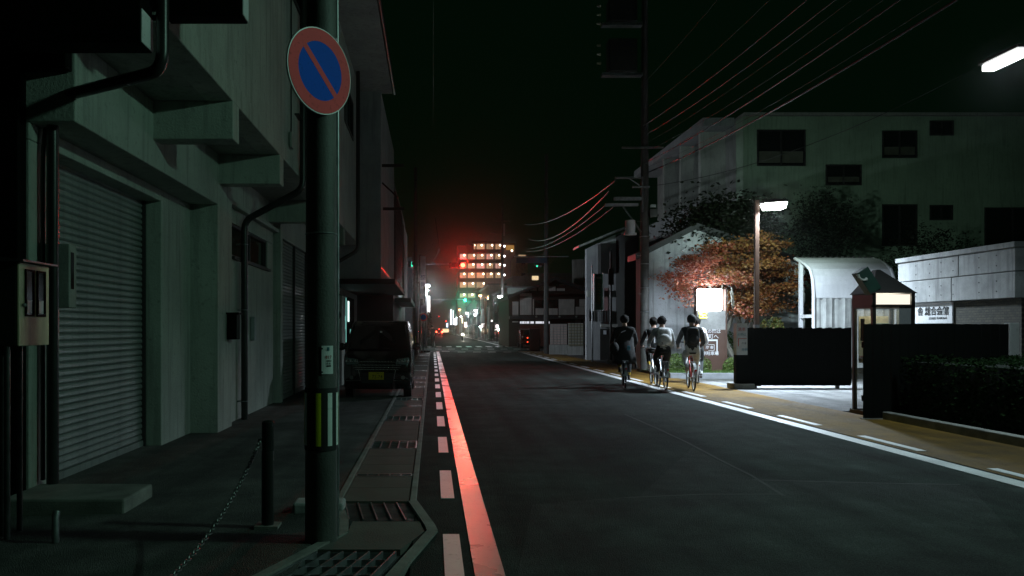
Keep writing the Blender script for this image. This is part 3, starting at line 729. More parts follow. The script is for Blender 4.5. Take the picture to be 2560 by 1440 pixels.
# ------------------------------------------------------------------ right side: hedge, plank wall, booth, gate
def leaves(n, fn, size, name, mat, parent, kind=None, flat=.0):
    vs = []; fs = []
    for i in range(n):
        c = fn()
        if c is None: continue
        c = Vector(c); s = size * random.uniform(.6, 1.3)
        q = Matrix.Rotation(random.uniform(0, 6.28), 3, 'Z') @ Matrix.Rotation(random.uniform(-1.2, 1.2), 3, 'X') @ Matrix.Rotation(random.uniform(-1, 1), 3, 'Y')
        o = len(vs)
        for p in ((-.5, 0, 0), (0, -.3, .05), (.5, 0, 0), (0, .3, .05)): vs.append(tuple(c + q @ Vector(p)*s))
        fs.append((o, o+1, o+2, o+3))
    me = bpy.data.meshes.new(name); 
    off = ROOT.get(parent.name, (0, 0, 0))
    me.from_pydata([(v[0]-off[0], v[1]-off[1], v[2]-off[2]) for v in vs], [], fs); me.materials.append(mat)
    o = bpy.data.objects.new(name, me); COL.objects.link(o); o.parent = parent
    if kind: o['kind'] = kind
    return o
kb = MB(); kb.box(7.55, 7.70, -12, 13.9, -.3, .13); struct('planting_kerb', kb, m['dark_brown'] if False else m['kerb_concrete'], bevel=.012)
struct('planting_bed', MB().box(7.70, 26, -12, 14.75, -.3, .06), m['soil'])
hd = thing('hedge', 'dark clipped hedge in front of the black plank wall', 'hedge', (8.8, 11.5, .06))
LF_D = leafmat('hedge_leaf', [(.004, .012, .003), (.007, .02, .005), (.012, .028, .007)], .9, .1)
def hedge_pt():
    f = random.random(); x = random.uniform(7.74, 11.6); y = random.uniform(9.3, 13.2); z = random.uniform(.05, 1.06)
    if f < .45: z = 1.04 + .05*math.sin(x*5)*math.cos(y*4) + random.uniform(-.05, .03)
    elif f < .8: x = 7.76 + random.uniform(-.06, .05)
    else: y = 9.34 + random.uniform(-.05, .05)
    return (x, y, z)
leaves(9000, hedge_pt, .065, 'foliage', LF_D, hd)
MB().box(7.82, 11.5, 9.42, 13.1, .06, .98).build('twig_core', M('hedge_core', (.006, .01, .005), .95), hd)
pw = thing('plank_wall', 'black plank wall covering the lower half of the phone booth', 'wall', (8.4, 13.45, 0))
x = 7.24; plk = MB().box(0, .148, 0, .03, .02, 1.6).mesh('plank'); plk.materials.append(m['black_paint'])
while x < 9.6:
    inst('plank', plk, pw, (x, 13.42 + random.uniform(0, .004), random.uniform(-.003, .003))); x += .152
MB().box(7.24, 9.66, 13.452, 13.5, 1.2, 1.3).build('rail', m['black_paint'], pw); MB().box(7.24, 9.66, 13.452, 13.5, .3, .4).build('rail', m['black_paint'], pw)
MB().box(7.22, 9.7, 13.40, 13.51, -.1, .02).build('footing', m['kerb_concrete'], pw)
tag(MB().box(9.68, 9.84, 13.4, 13.56, .0, 1.62).build('stone_post', m['stucco_dark'], bevel=.015), 'slim concrete post at the right end of the black plank wall', 'post')

BK = M('booth_frame', (.016, .014, .012), .4, .3, var=.2)
bo = thing('phone_booth', 'lit telephone booth with a pyramid roof and a handset sign', 'phone booth', (8.0, 14.25, 0))
bx0, bx1, by0, by1 = 7.66, 8.40, 13.92, 14.6
for (xx, yy) in ((bx0, by0), (bx1-.06, by0), (bx0, by1-.06), (bx1-.06, by1-.06)): MB().box(xx, xx+.06, yy, yy+.06, 0, 2.14).build('frame_post', BK, bo)
MB().box(bx0-.03, bx1+.03, by0-.03, by1+.03, -.02, .06).build('base', m['kerb_concrete'], bo)
MB().box(bx0, bx1, by0+.0, by0+.05, 1.90, 1.935).build('frame_rail', BK, bo); MB().box(bx0, bx0+.05, by0+.06, by1-.06, 1.88, 2.14).build('side_header', BK, bo)
MB().box(bx1-.05, bx1, by0+.06, by1-.06, 1.88, 2.14).build('side_header', BK, bo); MB().box(bx0+.06, bx1-.06, by1-.05, by1, 1.88, 2.14).build('rear_header', BK, bo)
MB().box(bx0+.065, bx1-.09, by0-.004, by0+.03, 1.945, 2.12).build('header_light', E('booth_header', (1, .92, .78), 1.1), bo)
r_ = MB(); e = .03; r_._add([(bx0-e, by0-e, 2.14), (bx1+e, by0-e, 2.14), (bx1+e, by1+e, 2.14), (bx0-e, by1+e, 2.14), (bx0+.22, by0+.28, 2.57), (bx0+.29, by0+.28, 2.57), (bx0+.29, by1-.28, 2.57), (bx0+.22, by1-.28, 2.57)],
    [(0, 1, 5, 4), (1, 2, 6, 5), (2, 3, 7, 6), (3, 0, 4, 7), (4, 5, 6, 7), (3, 2, 1, 0)])
r_.build('roof', M('booth_roof', (.018, .016, .014), .5, var=.2), bo)
GL = M('clear_glass', (.9, .95, .93), .03, spec=.5, var=0, trans=0, alpha=.10)
for a in ((bx0+.06, bx1-.06, by0+.02, by0+.026, .1, 1.9), (bx0+.02, bx0+.026, by0+.06, by1-.06, .1, 1.88), (bx1-.026, bx1-.02, by0+.06, by1-.06, .1, 1.88), (bx0+.06, bx1-.06, by1-.026, by1-.02, .1, 1.88)): MB().box(*a).build('glass_pane', GL, bo)
MB().box(bx1-.26, bx1-.06, by0+.03, by0+.035, .1, 1.9).build('side_strip', BK, bo)
MB().box(bx0+.1, bx1-.1, by0+.12, by1-.12, 2.06, 2.1).build('ceiling_lamp', E('booth_lamp', (1, .93, .72), 7), bo)
ph = MB().box(bx0+.24, bx0+.54, by1-.28, by1-.08, 1.05, 1.62).build('telephone', M('phone_body', (.06, .10, .08), .4), bo, bevel=.02)
MB().tube([(bx0+.2, by1-.26, 1.55), (bx0+.2, by1-.26, 1.35)], .03, 8).build('handset', m['black_paint'], ph)
MB().box(bx0+.1, bx1-.1, by1-.3, by1-.06, .98, 1.03).build('shelf', m['galvanised'], bo)
MB().box(bx0+.1, bx1-.1, by1-.045, by1-.03, .9, 1.75).build('notice_board', M('notice', (.38, .36, .24), .7, var=.4, scale=9), bo)
MB().box(bx0+.03, bx0+.05, by0+.35, by0+.45, 1.3, 1.7).build('notice', m['black_paint'], bo)
# handset sign cube on the roof
ps_ = MB(); cc = W(2166, 702, 14.0); rot = Matrix.Rotation(R(-33), 3, 'Y')
ps_.obox(cc, (.22, .2, .44), rot); rs = ps_.build('roof_sign', M('booth_green', (.006, .035, .022), .5), bo, bevel=.006)
hs = MB(); hs.tube([W(2145, 687, 13.885), W(2147, 692, 13.885), W(2153, 698.5, 13.885), W(2161, 700, 13.885), W(2167, 697, 13.885)], [.030, .020, .018, .020, .030], 8)
hs.build('handset_mark', M('mark_pale', (.5, .52, .46), .5), rs)

gt = thing('sliding_gate', 'black slatted sliding gate standing across the driveway', 'gate', (9.2, 20.3, 0))
sl = MB().box(0, .0805, 0, .03, .09, 1.545).mesh('slat'); sl.materials.append(m['black_paint'])
x = 7.97; k = 0
while x < 10.55: inst('slat', sl, gt, (x, 20.28, .012*math.sin(k*2.1))); x += .083; k += 1
MB().box(7.96, 10.62, 20.311, 20.34, .08, 1.50).build('backing_sheet', m['black_paint'], gt)
for z in (.1, 1.35): MB().box(7.96, 10.62, 20.341, 20.39, z, z+.08).build('rail', m['black_paint'], gt)
for x in (8.2, 10.3): MB().cyl((x, 20.33, .055), (x, 20.37, .055), .055, n=14).build('wheel', m['steel_dark'], gt)
MB().box(7.9, 13, 20.33, 20.36, .0, .012).build('track', m['galvanised'], gt)
gs = thing('gate_sign', 'pale parking notice on a dark plinth beside the sliding gate', 'sign', (7.8, 20.3, 0))
MB().box(7.68, 7.955, 20.22, 20.4, .14, .86).build('plinth', m['black_paint'], gs)
MB().box(7.58, 8.10, 20.1, 20.6, -.02, .14).build('footing', m['kerb_concrete'], gs, bevel=.015)
pn = MB().box(7.68, 7.955, 20.2, 20.41, .862, 1.66).build('panel', M('panel_grey', (.36, .38, .36), .5), gs)
text('満車', .10, m['ink_red'], pn, (7.81, 20.197, 1.50)); text('の際は', .075, m['ink_teal'], pn, (7.81, 20.197, 1.37), sx=.95)
MB().box(7.72, 7.935, 20.196, 20.2, 1.265, 1.28).build('route_line', m['ink_red'], pn); MB().box(7.72, 7.737, 20.196, 20.2, 1.08, 1.265).build('route_line', m['ink_red'], pn)
text('南側', .075, m['ink_teal'], pn, (7.88, 20.197, .99)); text('庁舎', .06, m['ink'], pn, (7.87, 20.197, 1.15))

# concrete panel wall with brick base and name plate
cw_ = thing('panel_wall', 'long concrete panel wall over a brick base behind the phone booth', 'wall', (11, 17, 0))
BR = bpy.data.materials.new('brick'); BR.use_nodes = True; MATS['brick'] = BR
nt = BR.node_tree; bt = nt.nodes.new('ShaderNodeTexBrick'); tc = nt.nodes.new('ShaderNodeTexCoord'); mp = nt.nodes.new('ShaderNodeMapping')
mp.inputs['Rotation'].default_value = (0, R(90), R(90)); nt.links.new(tc.outputs['Object'], mp.inputs[0])
sxyz = nt.nodes.new('ShaderNodeSeparateXYZ'); cxyz = nt.nodes.new('ShaderNodeCombineXYZ'); nt.links.new(tc.outputs['Object'], sxyz.inputs[0])
nt.links.new(sxyz.outputs[1], cxyz.inputs[0]); nt.links.new(sxyz.outputs[2], cxyz.inputs[1]); nt.links.new(cxyz.outputs[0], bt.inputs['Vector'])
bt.inputs['Scale'].default_value = 5; bt.inputs['Color1'].default_value = (.09, .085, .06, 1); bt.inputs['Color2'].default_value = (.05, .05, .04, 1); bt.inputs['Mortar'].default_value = (.02, .02, .018, 1)
bp = nt.nodes.new('ShaderNodeBump'); bp.inputs['Distance'].default_value = .02; bp.invert = True; nt.links.new(bt.outputs['Fac'], bp.inputs['Height'])
pb = nt.nodes['Principled BSDF']; nt.links.new(bt.outputs['Color'], pb.inputs['Base Color']); nt.links.new(bp.outputs[0], pb.inputs['Normal']); pb.inputs['Roughness'].default_value = .85
MB().box(11.12, 11.5, 15.1, 18.9, 0, 2.1).build('brick_base', BR, cw_)
for (y0, y1) in ((15.1, 16.72), (16.735, 18.9)): MB().box(11.0, 11.45, y0, y1, 2.62, 3.06).build('panel', m['concrete_panel'], cw_, bevel=.012)
for (y0, y1) in ((15.1, 16.95), (16.965, 18.9)): MB().box(11.0, 11.45, y0, y1, 2.11, 2.605).build('panel', m['concrete_panel'], cw_, bevel=.012)
MB().box(10.96, 11.5, 15.06, 18.95, 3.065, 3.17).build('coping', m['concrete_panel'], cw_, bevel=.012)
for y in (15.6, 16.1, 16.9, 17.3, 17.7, 18.2):
    for z in (2.25, 2.45, 2.75, 2.95): MB().cyl((10.995, y, z), (11.01, y, z), .014, n=8).build('tie_hole', m['ink'], cw_)
MB().box(11.5, 15, 15.1, 15.3, 0, 2.9).build('return_wall', m['stucco_dark'], cw_)
np_ = thing('name_plate', 'white name plate with black characters on the brick wall', 'sign', (11.1, 17.7, 1.65))
MB().box(11.085, 11.118, 17.06, 18.5, 1.64, 2.10).build('plate', m['sign_white'], np_)
text('舎 総合会館', .20, m['ink'], np_, (11.08, 17.72, 1.90), (R(90), 0, R(-90)), sx=1.05, bold=.004); text('SOGO KAIKAN', .07, m['ink'], np_, (11.08, 17.55, 1.75), (R(90), 0, R(-90)), sx=1.3)

# cycle shelter with curved pale roof
sh = thing('cycle_shelter', 'white shelter with a curved roof glowing behind the gate', 'shelter', (12.6, 24.4, 0))
profS = [(24.0, 2.45), (24.0, 2.85), (24.05, 3.1), (24.2, 3.33), (24.5, 3.53), (24.85, 3.68), (25.2, 3.76)]
rf = MB(); n = len(profS); vs = []
for X in (11.40, 13.90):
    for y, z in profS: vs.append((X, y, z))
    for y, z in profS: vs.append((X, y+.03, z-.03))
fs = []
for i in range(n-1): fs += [(i, i+1, 2*n+i+1, 2*n+i), (n+i, 3*n+i, 3*n+i+1, n+i+1)]
fs += [(0, 2*n, 3*n, n), (n-1, 2*n-1, 4*n-1, 3*n-1)] + [(i, n+i, n+i+1, i+1) for i in range(n-1)] + [(2*n+i, 2*n+i+1, 3*n+i+1, 3*n+i) for i in range(n-1)]
rf._add(vs, fs); rf.build('roof', M('shelter_white', (.5, .51, .52), .5, var=.12, streak=.1), sh)
M('tarp', (.30, .31, .30), .6, var=.3, scale=3, streak=.3)
tp = MB(); vs = []; fs = []
for i in range(41):
    X = 11.52 + (13.8-11.52)*i/40
    for z in (.35, 2.44): vs.append((X, 24.02 + .035*math.sin(i*1.9 + z) + .02*math.sin(i*.7), z))
for i in range(40): fs.append((2*i, 2*i+2, 2*i+3, 2*i+1))
tp._add(vs, fs); tp.build('tarp', m['tarp'], sh, smooth=True)
for X in (11.42, 13.86):
    MB().box(X-.05, X+.05, 24.75, 24.85, 0, 3.6).build('post', m['shelter_white'], sh)
    MB().tube([(X, 23.97, 0), (X, 23.97, 2.6), (X, 24.02, 3.0), (X, 24.17, 3.3), (X, 24.5, 3.5), (X, 25.2, 3.73)], .05, 10).build('rib', m['shelter_white'], sh, smooth=True)
    MB().box(X-.03, X+.03, 23.97, 24.8, 1.85, 1.95).build('cross_bar', m['shelter_white'], sh)
for i in range(14): MB().box(11.45+i*.18, 11.50+i*.18, 25.15, 25.24, 3.76, 3.80).build('roof_clip', m['steel_dark'], sh)
# ------------------------------------------------------------------ planting island: kerb, shrubs, sign pillar, maple
struct('planting_kerb', MB().box(7.3, 13.5, 24.55, 24.72, -.3, .16), M('kerb_stone', (.2, .21, .22), .85, var=.3), bevel=.012)
struct('planting_bed', MB().box(7.3, 13.5, 24.72, 28.6, -.3, .10), m['grass_soil'])
def bush(label, cx, cy, rx, ry, h, n, cols, name='shrub', matname='shrub_leaf', size=.055, grp='clipped shrubs round the sign pillar'):
    t = thing(name, label, 'shrub', (cx, cy, .1), grp)
    mt = leafmat(matname, cols)
    def fn():
        a = random.uniform(0, 6.283); v = random.random()**.5; z = h*(1 - (v**4)) if random.random() < .5 else random.uniform(.02, h*.95)
        k = 1 if z < h*.6 else math.sqrt(max(0, 1-((z-h*.6)/(h*.45))**2)); kk = k*(1 if random.random() < .6 else v)
        jit = .92 + .16*math.sin(a*5 + cx)*.5
        return (cx + rx*kk*math.cos(a)*jit, cy + ry*kk*math.sin(a)*jit, .1 + z*(.9 + .12*math.sin(a*3)))
    leaves(n, fn, size, 'foliage', mt, t)
    s = MB()
    for i in range(9):
        a = i*.7; s.tube([(cx, cy, .08), (cx + .5*rx*math.cos(a), cy + .5*ry*math.sin(a), .1+h*.75)], [.014, .006], 5)
    s.build('stems', M('twig', (.05, .035, .02), .9), t)
GRN = [(.05, .10, .02), (.09, .15, .03), (.15, .22, .05), (.12, .17, .03)]
bush('rounded green shrub left of the sign pillar behind the riders', 8.15, 25.6, .75, .6, .62, 4200, GRN)
bush('low green shrub at the foot of the sign pillar on its right', 9.75, 25.4, .55, .45, .5, 3200, GRN)
bush('small yellowish shrub behind the gate notice', 10.3, 26.0, .5, .5, .62, 2400, [(.14, .15, .03), (.2, .19, .04), (.10, .13, .03)], matname='shrub_leaf_y')
gr = MB(); vs = []; fs = []
for i in range(5200):
    x = random.uniform(7.4, 13.2); y = random.uniform(24.74, 25.2) if random.random() < .7 else random.uniform(24.74, 28); hgt = random.uniform(.05, .16); o = len(vs); a = random.uniform(0, 3.14); w = .012
    vs += [(x-w*math.cos(a), y-w*math.sin(a), .09), (x+w*math.cos(a), y+w*math.sin(a), .09), (x+random.uniform(-.05, .05), y+random.uniform(-.05, .05), .1+hgt)]; fs.append((o, o+1, o+2))
gr._add(vs, fs); g_ = gr.build('grass', leafmat('grass_blade', [(.05, .12, .02), (.10, .2, .04), (.14, .22, .05)])); tag(g_, 'short bright grass along the planting kerb', 'grass', kind='stuff')

sp = thing('sign_pillar', 'brown parking sign pillar with a glowing white box on top', 'sign', (9.05, 26, .1))
x0, x1 = px_x(1743, 26), px_x(1814, 26)
BRN = M('sign_brown', (.085, .045, .032), .5, var=.12, scale=4)
MB().box(x0, x1, 26.0, 26.25, .05, py_z(824, 26)).build('lower_panel', BRN, sp, bevel=.01)
MB().box(x0, x1, 26.01, 26.24, py_z(824, 26), py_z(777, 26)).build('middle_panel', M('sign_grey', (.30, .30, .29), .5), sp)
MB().box(x0-.03, x0, 26.0, 26.25, .05, py_z(722, 26)).build('side_frame', BRN, sp); MB().box(x1, x1+.05, 26.0, 26.25, .05, py_z(722, 26)).build('side_frame', BRN, sp)
MB().box(x0+.005, x1-.12, 25.97, 26.2, py_z(776, 26), py_z(723, 26)).build('light_box', E('sign_led', (.74, .88, 1), 34), sp, bevel=.03)
vac = MB().box(px_x(1748, 26), px_x(1766, 26), 25.985, 26.01, py_z(797, 26), py_z(778, 26)).build('vacancy_panel', m['ink'], sp)
text('空', .26, E('led_yellow', (.85, 1, .12), 9), vac, (px_x(1757, 26), 25.98, py_z(787.5, 26)), bold=.012)
M('letter_white', (.55, .55, .58), .6, var=0)
def sgt(s, px, py, size, sx=1): text(s, size, m['letter_white'], sp, (px_x(px, 26), 25.997, py_z(py, 26)), sx=sx, bold=.003)
sgt('満車の際は', 1774, 829, .145); sgt('司町へ', 1777, 842, .17); sgt('庁 舎', 1774, 869, .11); sgt('南駐車場', 1776, 884, .135); sgt('点', 1768, 858, .08)
def sbar(a, b, c, d): MB().box(px_x(a, 26), px_x(b, 26), 25.994, 26.0, py_z(d, 26), py_z(c, 26)).build('route_line', m['sign_white'], sp)
sbar(1765, 1794, 848.5, 852.5); sbar(1791, 1794, 852.6, 886); sbar(1788, 1790.9, 882, 886)
for q in ((1771, 1786, 861, 862.2), (1785, 1786, 862.3, 876), (1771, 1784.9, 876, 877)): sbar(*q)

def limb(mb, p, d, L, r, depth, tips, spread=.6, n=7):
    pts = [p.copy()]; rs = [r]; cur = p.copy(); dd = d.normalized()
    for i in range(4):
        dd = (dd + Vector((random.uniform(-.22, .22), random.uniform(-.22, .22), random.uniform(-.05, .16)))).normalized(); cur = cur + dd*L/4; pts.append(cur.copy()); rs.append(r*(1 - .11*(i+1)))
    mb.tube(pts, rs, n)
    if depth == 0: tips.append(cur); return
    for k in range(random.choice((2, 3))):
        q = (dd + Vector((random.uniform(-1, 1), random.uniform(-1, 1), random.uniform(-.25, .5)))*spread).normalized()
        limb(mb, cur, q, L*random.uniform(.6, .85), r*.58, depth-1, tips, spread, max(5, n-1))
def tree(name, label, base, stems, L, r, depth, crown, leafmats, nleaf, lsize, clump, cat='tree', pad=.35, grp='trees behind the gate'):
    t = thing(name, label, cat, base, grp)
    tr = MB(); tips = []
    for s in stems: limb(tr, Vector(base) + Vector((s[0]*.15, 0, -.05)), Vector(s), L, r, depth, tips)
    tr.build('trunk', M('bark_' + name, (.17, .16, .13), .9, var=.4, scale=7, bump=.6, bscale=25), t, smooth=True)
    (cx, cy, cz), (rx, ry, rz) = crown
    cl = []
    for i in range(clump):
        while True:
            v = Vector((random.uniform(-1, 1), random.uniform(-1, 1), random.uniform(-1, 1)))
            if .15 < v.length < 1: break
        cl.append((cx + v.x*rx, cy + v.y*ry, cz + v.z*rz - .25*rz*(v.x**2), random.uniform(.6, 1.25)))
    for k, mt in enumerate(leafmats):
        sub = [c for c in cl if int(min(.999, max(0, (c[0]-cx+rx)/(2*rx) + random.uniform(-.28, .28)))*len(leafmats)) == k] or cl[:3]
        def fn():
            c = random.choice(sub); s = c[3]
            q = (c[0] + random.gauss(0, .27)*s*rx/2.2, c[1] + random.gauss(0, .3)*s, c[2] + random.gauss(0, .27*pad)*s)
            return None if 8.4 < q[0] < 9.75 and q[1] < 26.7 and q[2] < 2.95 else q
        leaves(nleaf//len(leafmats), fn, lsize, 'crown', mt, t)
    return t
RED = leafmat('maple_red', [(.32, .05, .03), (.44, .12, .06), (.5, .22, .13), (.22, .035, .02)])
GOLD = leafmat('maple_gold', [(.22, .07, .02), (.2, .10, .025), (.26, .14, .04), (.16, .04, .015)])
ORG = leafmat('maple_orange', [(.17, .05, .012), (.13, .03, .008), (.2, .08, .016), (.08, .035, .01)])
tree('maple_tree', 'red and gold maple tree lit from below by the sign pillar', (10.35, 26.9, .1), [(-.35, -.1, 1), (.35, .1, 1), (.05, .25, 1)], 1.45, .13, 2,
     ((10.0, 26.5, 3.4), (2.15, 1.4, 1.5)), [RED, GOLD, ORG], 27000, .105, 110)
# the pale big trunk left of it
t2 = thing('old_tree', 'thick pale trunked tree between the sign pillar and the maple', 'tree', (10.0, 28.2, .1), 'trees behind the gate')
tr = MB(); tips = []
tr.tube([(9.95, 28.2, .0), (9.98, 28.2, .6), (9.9, 28.2, 1.3), (10.05, 28.2, 2.0), (10.2, 28.2, 2.9)], [.3, .22, .2, .18, .15], 12)
tr.tube([(9.9, 28.2, 1.2), (9.6, 28.1, 2.0), (9.5, 28.1, 2.9)], [.15, .12, .08], 10)
tr.build('trunk', M('bark_pale', (.24, .24, .20), .9, var=.45, scale=6, bump=.7, bscale=18), t2, smooth=True)
DK = leafmat('dark_leaf', [(.004, .009, .003), (.008, .015, .005), (.012, .02, .007)])
leaves(12000, lambda: (10.9 + random.gauss(0, .85), 29.9 + random.gauss(0, .5), 5.2 + random.gauss(0, .5)), .17, 'crown', DK, t2)
bush('leafy green and yellow shrub right of the lamp post behind the gate', 10.9, 25.6, .55, .45, 1.75, 4200, [(.05, .09, .02), (.12, .14, .03), (.20, .12, .03), (.03, .07, .015)], 'tall_shrub', 'tall_shrub_leaf', .07, 'tall shrubs by the shelter')
bush('dark tall shrub between the sign pillar and the gate notice', 10.0, 27.6, .8, .4, 1.3, 3000, [(.02, .06, .012), (.05, .12, .02), (.03, .08, .015)], 'tall_shrub', 'tall_shrub_leaf2', .07, 'tall shrubs by the shelter')
tree('evergreen_tree', 'dim grey green tree against the pale apartment wall', (16.6, 34.5, 0), [(-.15, 0, 1), (.25, .1, 1)], 2.0, .13, 2, ((16.8, 34.3, 5.5), (1.5, 1.2, 1.9)), [leafmat('evergreen_leaf', [(.012, .022, .012), (.022, .034, .02), (.008, .016, .009)])], 9000, .10, 70, pad=1.1)
tree('dark_tree', 'almost black tree rising behind the concrete wall on the right', (20.3, 33, 0), [(.1, 0, 1), (-.2, .1, 1)], 1.7, .12, 2, ((20.4, 33, 4.2), (1.9, 1.2, 1.5)), [DK], 6500, .10, 60, pad=.9)

# ------------------------------------------------------------------ concrete house beside the pole
hs_ = thing('concrete_house', 'pale concrete wall with a sloping gable behind the utility pole', 'building', (10, 30, 0))
gx0 = 7.62
MB().prism([(gx0, 0), (13.6, 0), (13.6, 3.9), (9.6, 5.2), (gx0, 4.15)], 29.2, 29.95, 'y').build('gable_wall', m['concrete'], hs_)
MB().prism([(gx0-.25, 4.02), (9.6, 5.14), (9.6, 5.36), (gx0-.25, 4.24)], 29.0, 30.2, 'y').build('roof', m['roof_tile'], hs_); MB().prism([(9.602, 5.14), (13.9, 3.72), (13.9, 3.92), (9.602, 5.36)], 29.0, 36, 'y').build('roof', m['roof_tile'], hs_)
MB().box(gx0-.005, 13.58, 29.17, 29.199, 3.95, 4.05).build('string_course', m['concrete'], hs_)
MB().box(9.3, 13.5, 29.951, 36, 0, 4.0).build('rear_wall', M('side_paint', (.32, .27, .26), .7, streak=.3), hs_)
MB().box(gx0-.03, gx0-.001, 29.15, 30.3, 0, .62).build('plinth', m['concrete'], hs_)
for i, xx in enumerate((8.05, 9.2, 10.4)): MB().box(xx, xx+.02, 29.185, 29.199, .5, 3.95).build('form_joint', m['stucco_dark'], hs_)
tag(MB().box(8.95, 9.6, 37.2, 42, -.02, 6.0).build('gap_blackout', m['dark_tone'], bevel=.02), 'black box added to darken the gap between the stucco house and the pole', 'filler')  # black box added so that the gap reads as shade
fn_ = thing('low_fence', 'low white bar fence along the foot of the concrete house', 'fence', (8.7, 28.7, 0))
for i in range(16): MB().box(7.75+i*.13, 7.77+i*.13, 28.7, 28.72, .05, 1.02).build('bar', m['galvanised'], fn_)
MB().tube([(7.7, 28.71, 1.03), (8.4, 28.71, 1.10), (9.0, 28.71, 1.04), (9.8, 28.71, 1.06)], .03, 8).build('top_rail', m['steel_dark'], fn_)

# ------------------------------------------------------------------ utility poles
def pole(x, d, h, r, label, band=False):
    t = thing('utility_pole', label, 'utility pole', (x, d, 0), 'utility poles along the street')
    MB().cyl((x, d, -.05), (x, d, h), r, r*.62, 18).build('shaft', m['pole_concrete'], t, smooth=True)
    return t
pB = pole(7.43, 28, 13.6, .168, 'tall utility pole with crossarms and transformers beside the concrete house')
bz = lambda py: py_z(py, 28); bx_ = lambda px: px_x(px, 28)
def arm(px0, px1, py, t=pB, thick=.05, mat='galvanised', name='crossarm'): return MB().box(bx_(px0), bx_(px1), 27.78, 27.88, bz(py)-thick, bz(py)+thick).build(name, m[mat], t)
arm(1510, 1592, 514); arm(1622, 1636, 517); arm(1532, 1600, 499, thick=.06); arm(1535, 1600, 447, thick=.03); arm(1578, 1620, 470, thick=.03); arm(1552, 1655, 372, thick=.03)
MB().tube([(bx_(1553), 27.83, bz(516)), (bx_(1600), 27.83, bz(582))], .035, 8).build('brace', m['galvanised'], pB); MB().tube([(bx_(1570), 27.83, bz(448)), (bx_(1596), 27.83, bz(466))], .025, 8).build('brace', m['galvanised'], pB)
MB().cyl((bx_(1603), 27.8, bz(532)), (bx_(1602), 27.8, bz(445)), .035, n=10).build('conduit', m['galvanised'], pB, smooth=True)
for py in (592, 660, 720, 780, 850): MB().torus((7.43, 28, bz(py)), .17, .018, 'z', 20, 6).build('strap', m['galvanised'], pB)
for i, py in enumerate((555, 600, 640, 690, 735, 785)): MB().cyl((7.43+.14*(1 if i % 2 else -1), 27.9, bz(py)), (7.43+.30*(1 if i % 2 else -1), 27.85, bz(py)), .011, n=6).build('step_bolt', m['galvanised'], pB)
tk = MB().cyl((bx_(1572), 27.8, bz(585)), (bx_(1572), 27.8, bz(553)), .17, n=18).build('drum', m['sign_white'], pB, smooth=True); MB().cyl((bx_(1572), 27.8, bz(589)), (bx_(1572), 27.8, bz(584)), .22, n=18).build('drum_foot', m['sign_white'], tk)
MB().box(7.55, 7.8, 27.75, 27.95, bz(545), bz(525)).build('junction_box', m['frame_alu'], pB)
for py0, py1 in ((10, 66), (108, 190)):
    tb = MB().box(bx_(1515), bx_(1585), 27.5, 28.0, bz(py1), bz(py0)).build('transformer', M('transformer_grey', (.03, .035, .033), .6), pB, bevel=.04)
    MB().box(bx_(1500), bx_(1600), 27.6, 27.9, bz(py1+7), bz(py1)).build('platform', m['galvanised'], tb)
    for k in range(3): MB().lathe if False else MB().tube([(bx_(1498), 27.75, bz(py0+12+k*22)), (bx_(1488), 27.75, bz(py0+12+k*22))], [.05, .035], 8).build('insulator', M('porcelain', (.5, .45, .38), .2), tb)
pC = pole(px_x(1366, 49), 49, 12.2, .16, 'dark utility pole on the far right corner before the timber house')
MB().box(px_x(1290, 49), px_x(1366, 49), 48.8, 48.9, py_z(655, 49)-.08, py_z(645, 49)).build('name_board', M('board_blue', (.035, .06, .10), .5), pC)
MB().box(px_x(1285, 49), px_x(1420, 49), 48.85, 48.92, py_z(643, 49), py_z(641, 49)).build('crossarm', m['galvanised'], pC)
pD = pole(px_x(1039, 47), 47, 11, .15, 'dark utility pole at the left kerb just before the crossing')
MB().box(px_x(1039, 47)-.02, px_x(1039, 47)+.02, 46.83, 46.85, .6, 1.1).build('stripe', m['reflect_yellow'], pD)
pG = pole(px_x(1256, 90), 90, 16, .17, 'distant utility pole with wires in front of the lit apartment block')
MB().box(px_x(1225, 90), px_x(1290, 90), 89.8, 89.9, 12.2, 12.3).build('crossarm', m['steel_dark'], pG); MB().box(px_x(1235, 90), px_x(1275, 90), 89.8, 89.9, 13.6, 13.7).build('crossarm', m['steel_dark'], pG)
MB().box(px_x(1258, 90), px_x(1262, 90), 89.7, 89.9, py_z(590, 90), py_z(560, 90)).build('arrester', m['stucco_grey'], pG)

# wires, each a thing of its own
WM = M('cable', (.02, .02, .02), .5, spec=.4, var=.2)
def wire(a, b, sag, r, label, n=26):
    a, b = Vector(a), Vector(b)
    pts = [a.lerp(b, i/n) + Vector((0, 0, -sag*4*(i/n)*(1-i/n))) for i in range(n+1)]
    o = MB().tube(pts, r*.72, 6).build('overhead_cable', WM, smooth=True); tag(o, label, 'cable', 'overhead cables'); return o
wire((7.35, 28, 8.6), (7.0, -4, 8.4), .7, .016, 'topmost thin cable from the tall pole to the upper right')
wire((7.45, 28, 8.3), (7.25, -4, 8.1), .7, .014, 'second thin cable from the tall pole to the upper right')
wire((7.40, 28, 7.3), (7.6, -4, 7.6), .65, .020, 'third cable from the tall pole to the upper right')
wire((7.55, 28, 7.0), (8.0, -4, 7.3), .75, .030, 'thick lashed cable lowest of the bundle crossing the apartment roof line')
wire((7.5, 28, 6.5), (13.5, 20, 8.0), .5, .012, 'thin drop cable crossing the large apartment window')
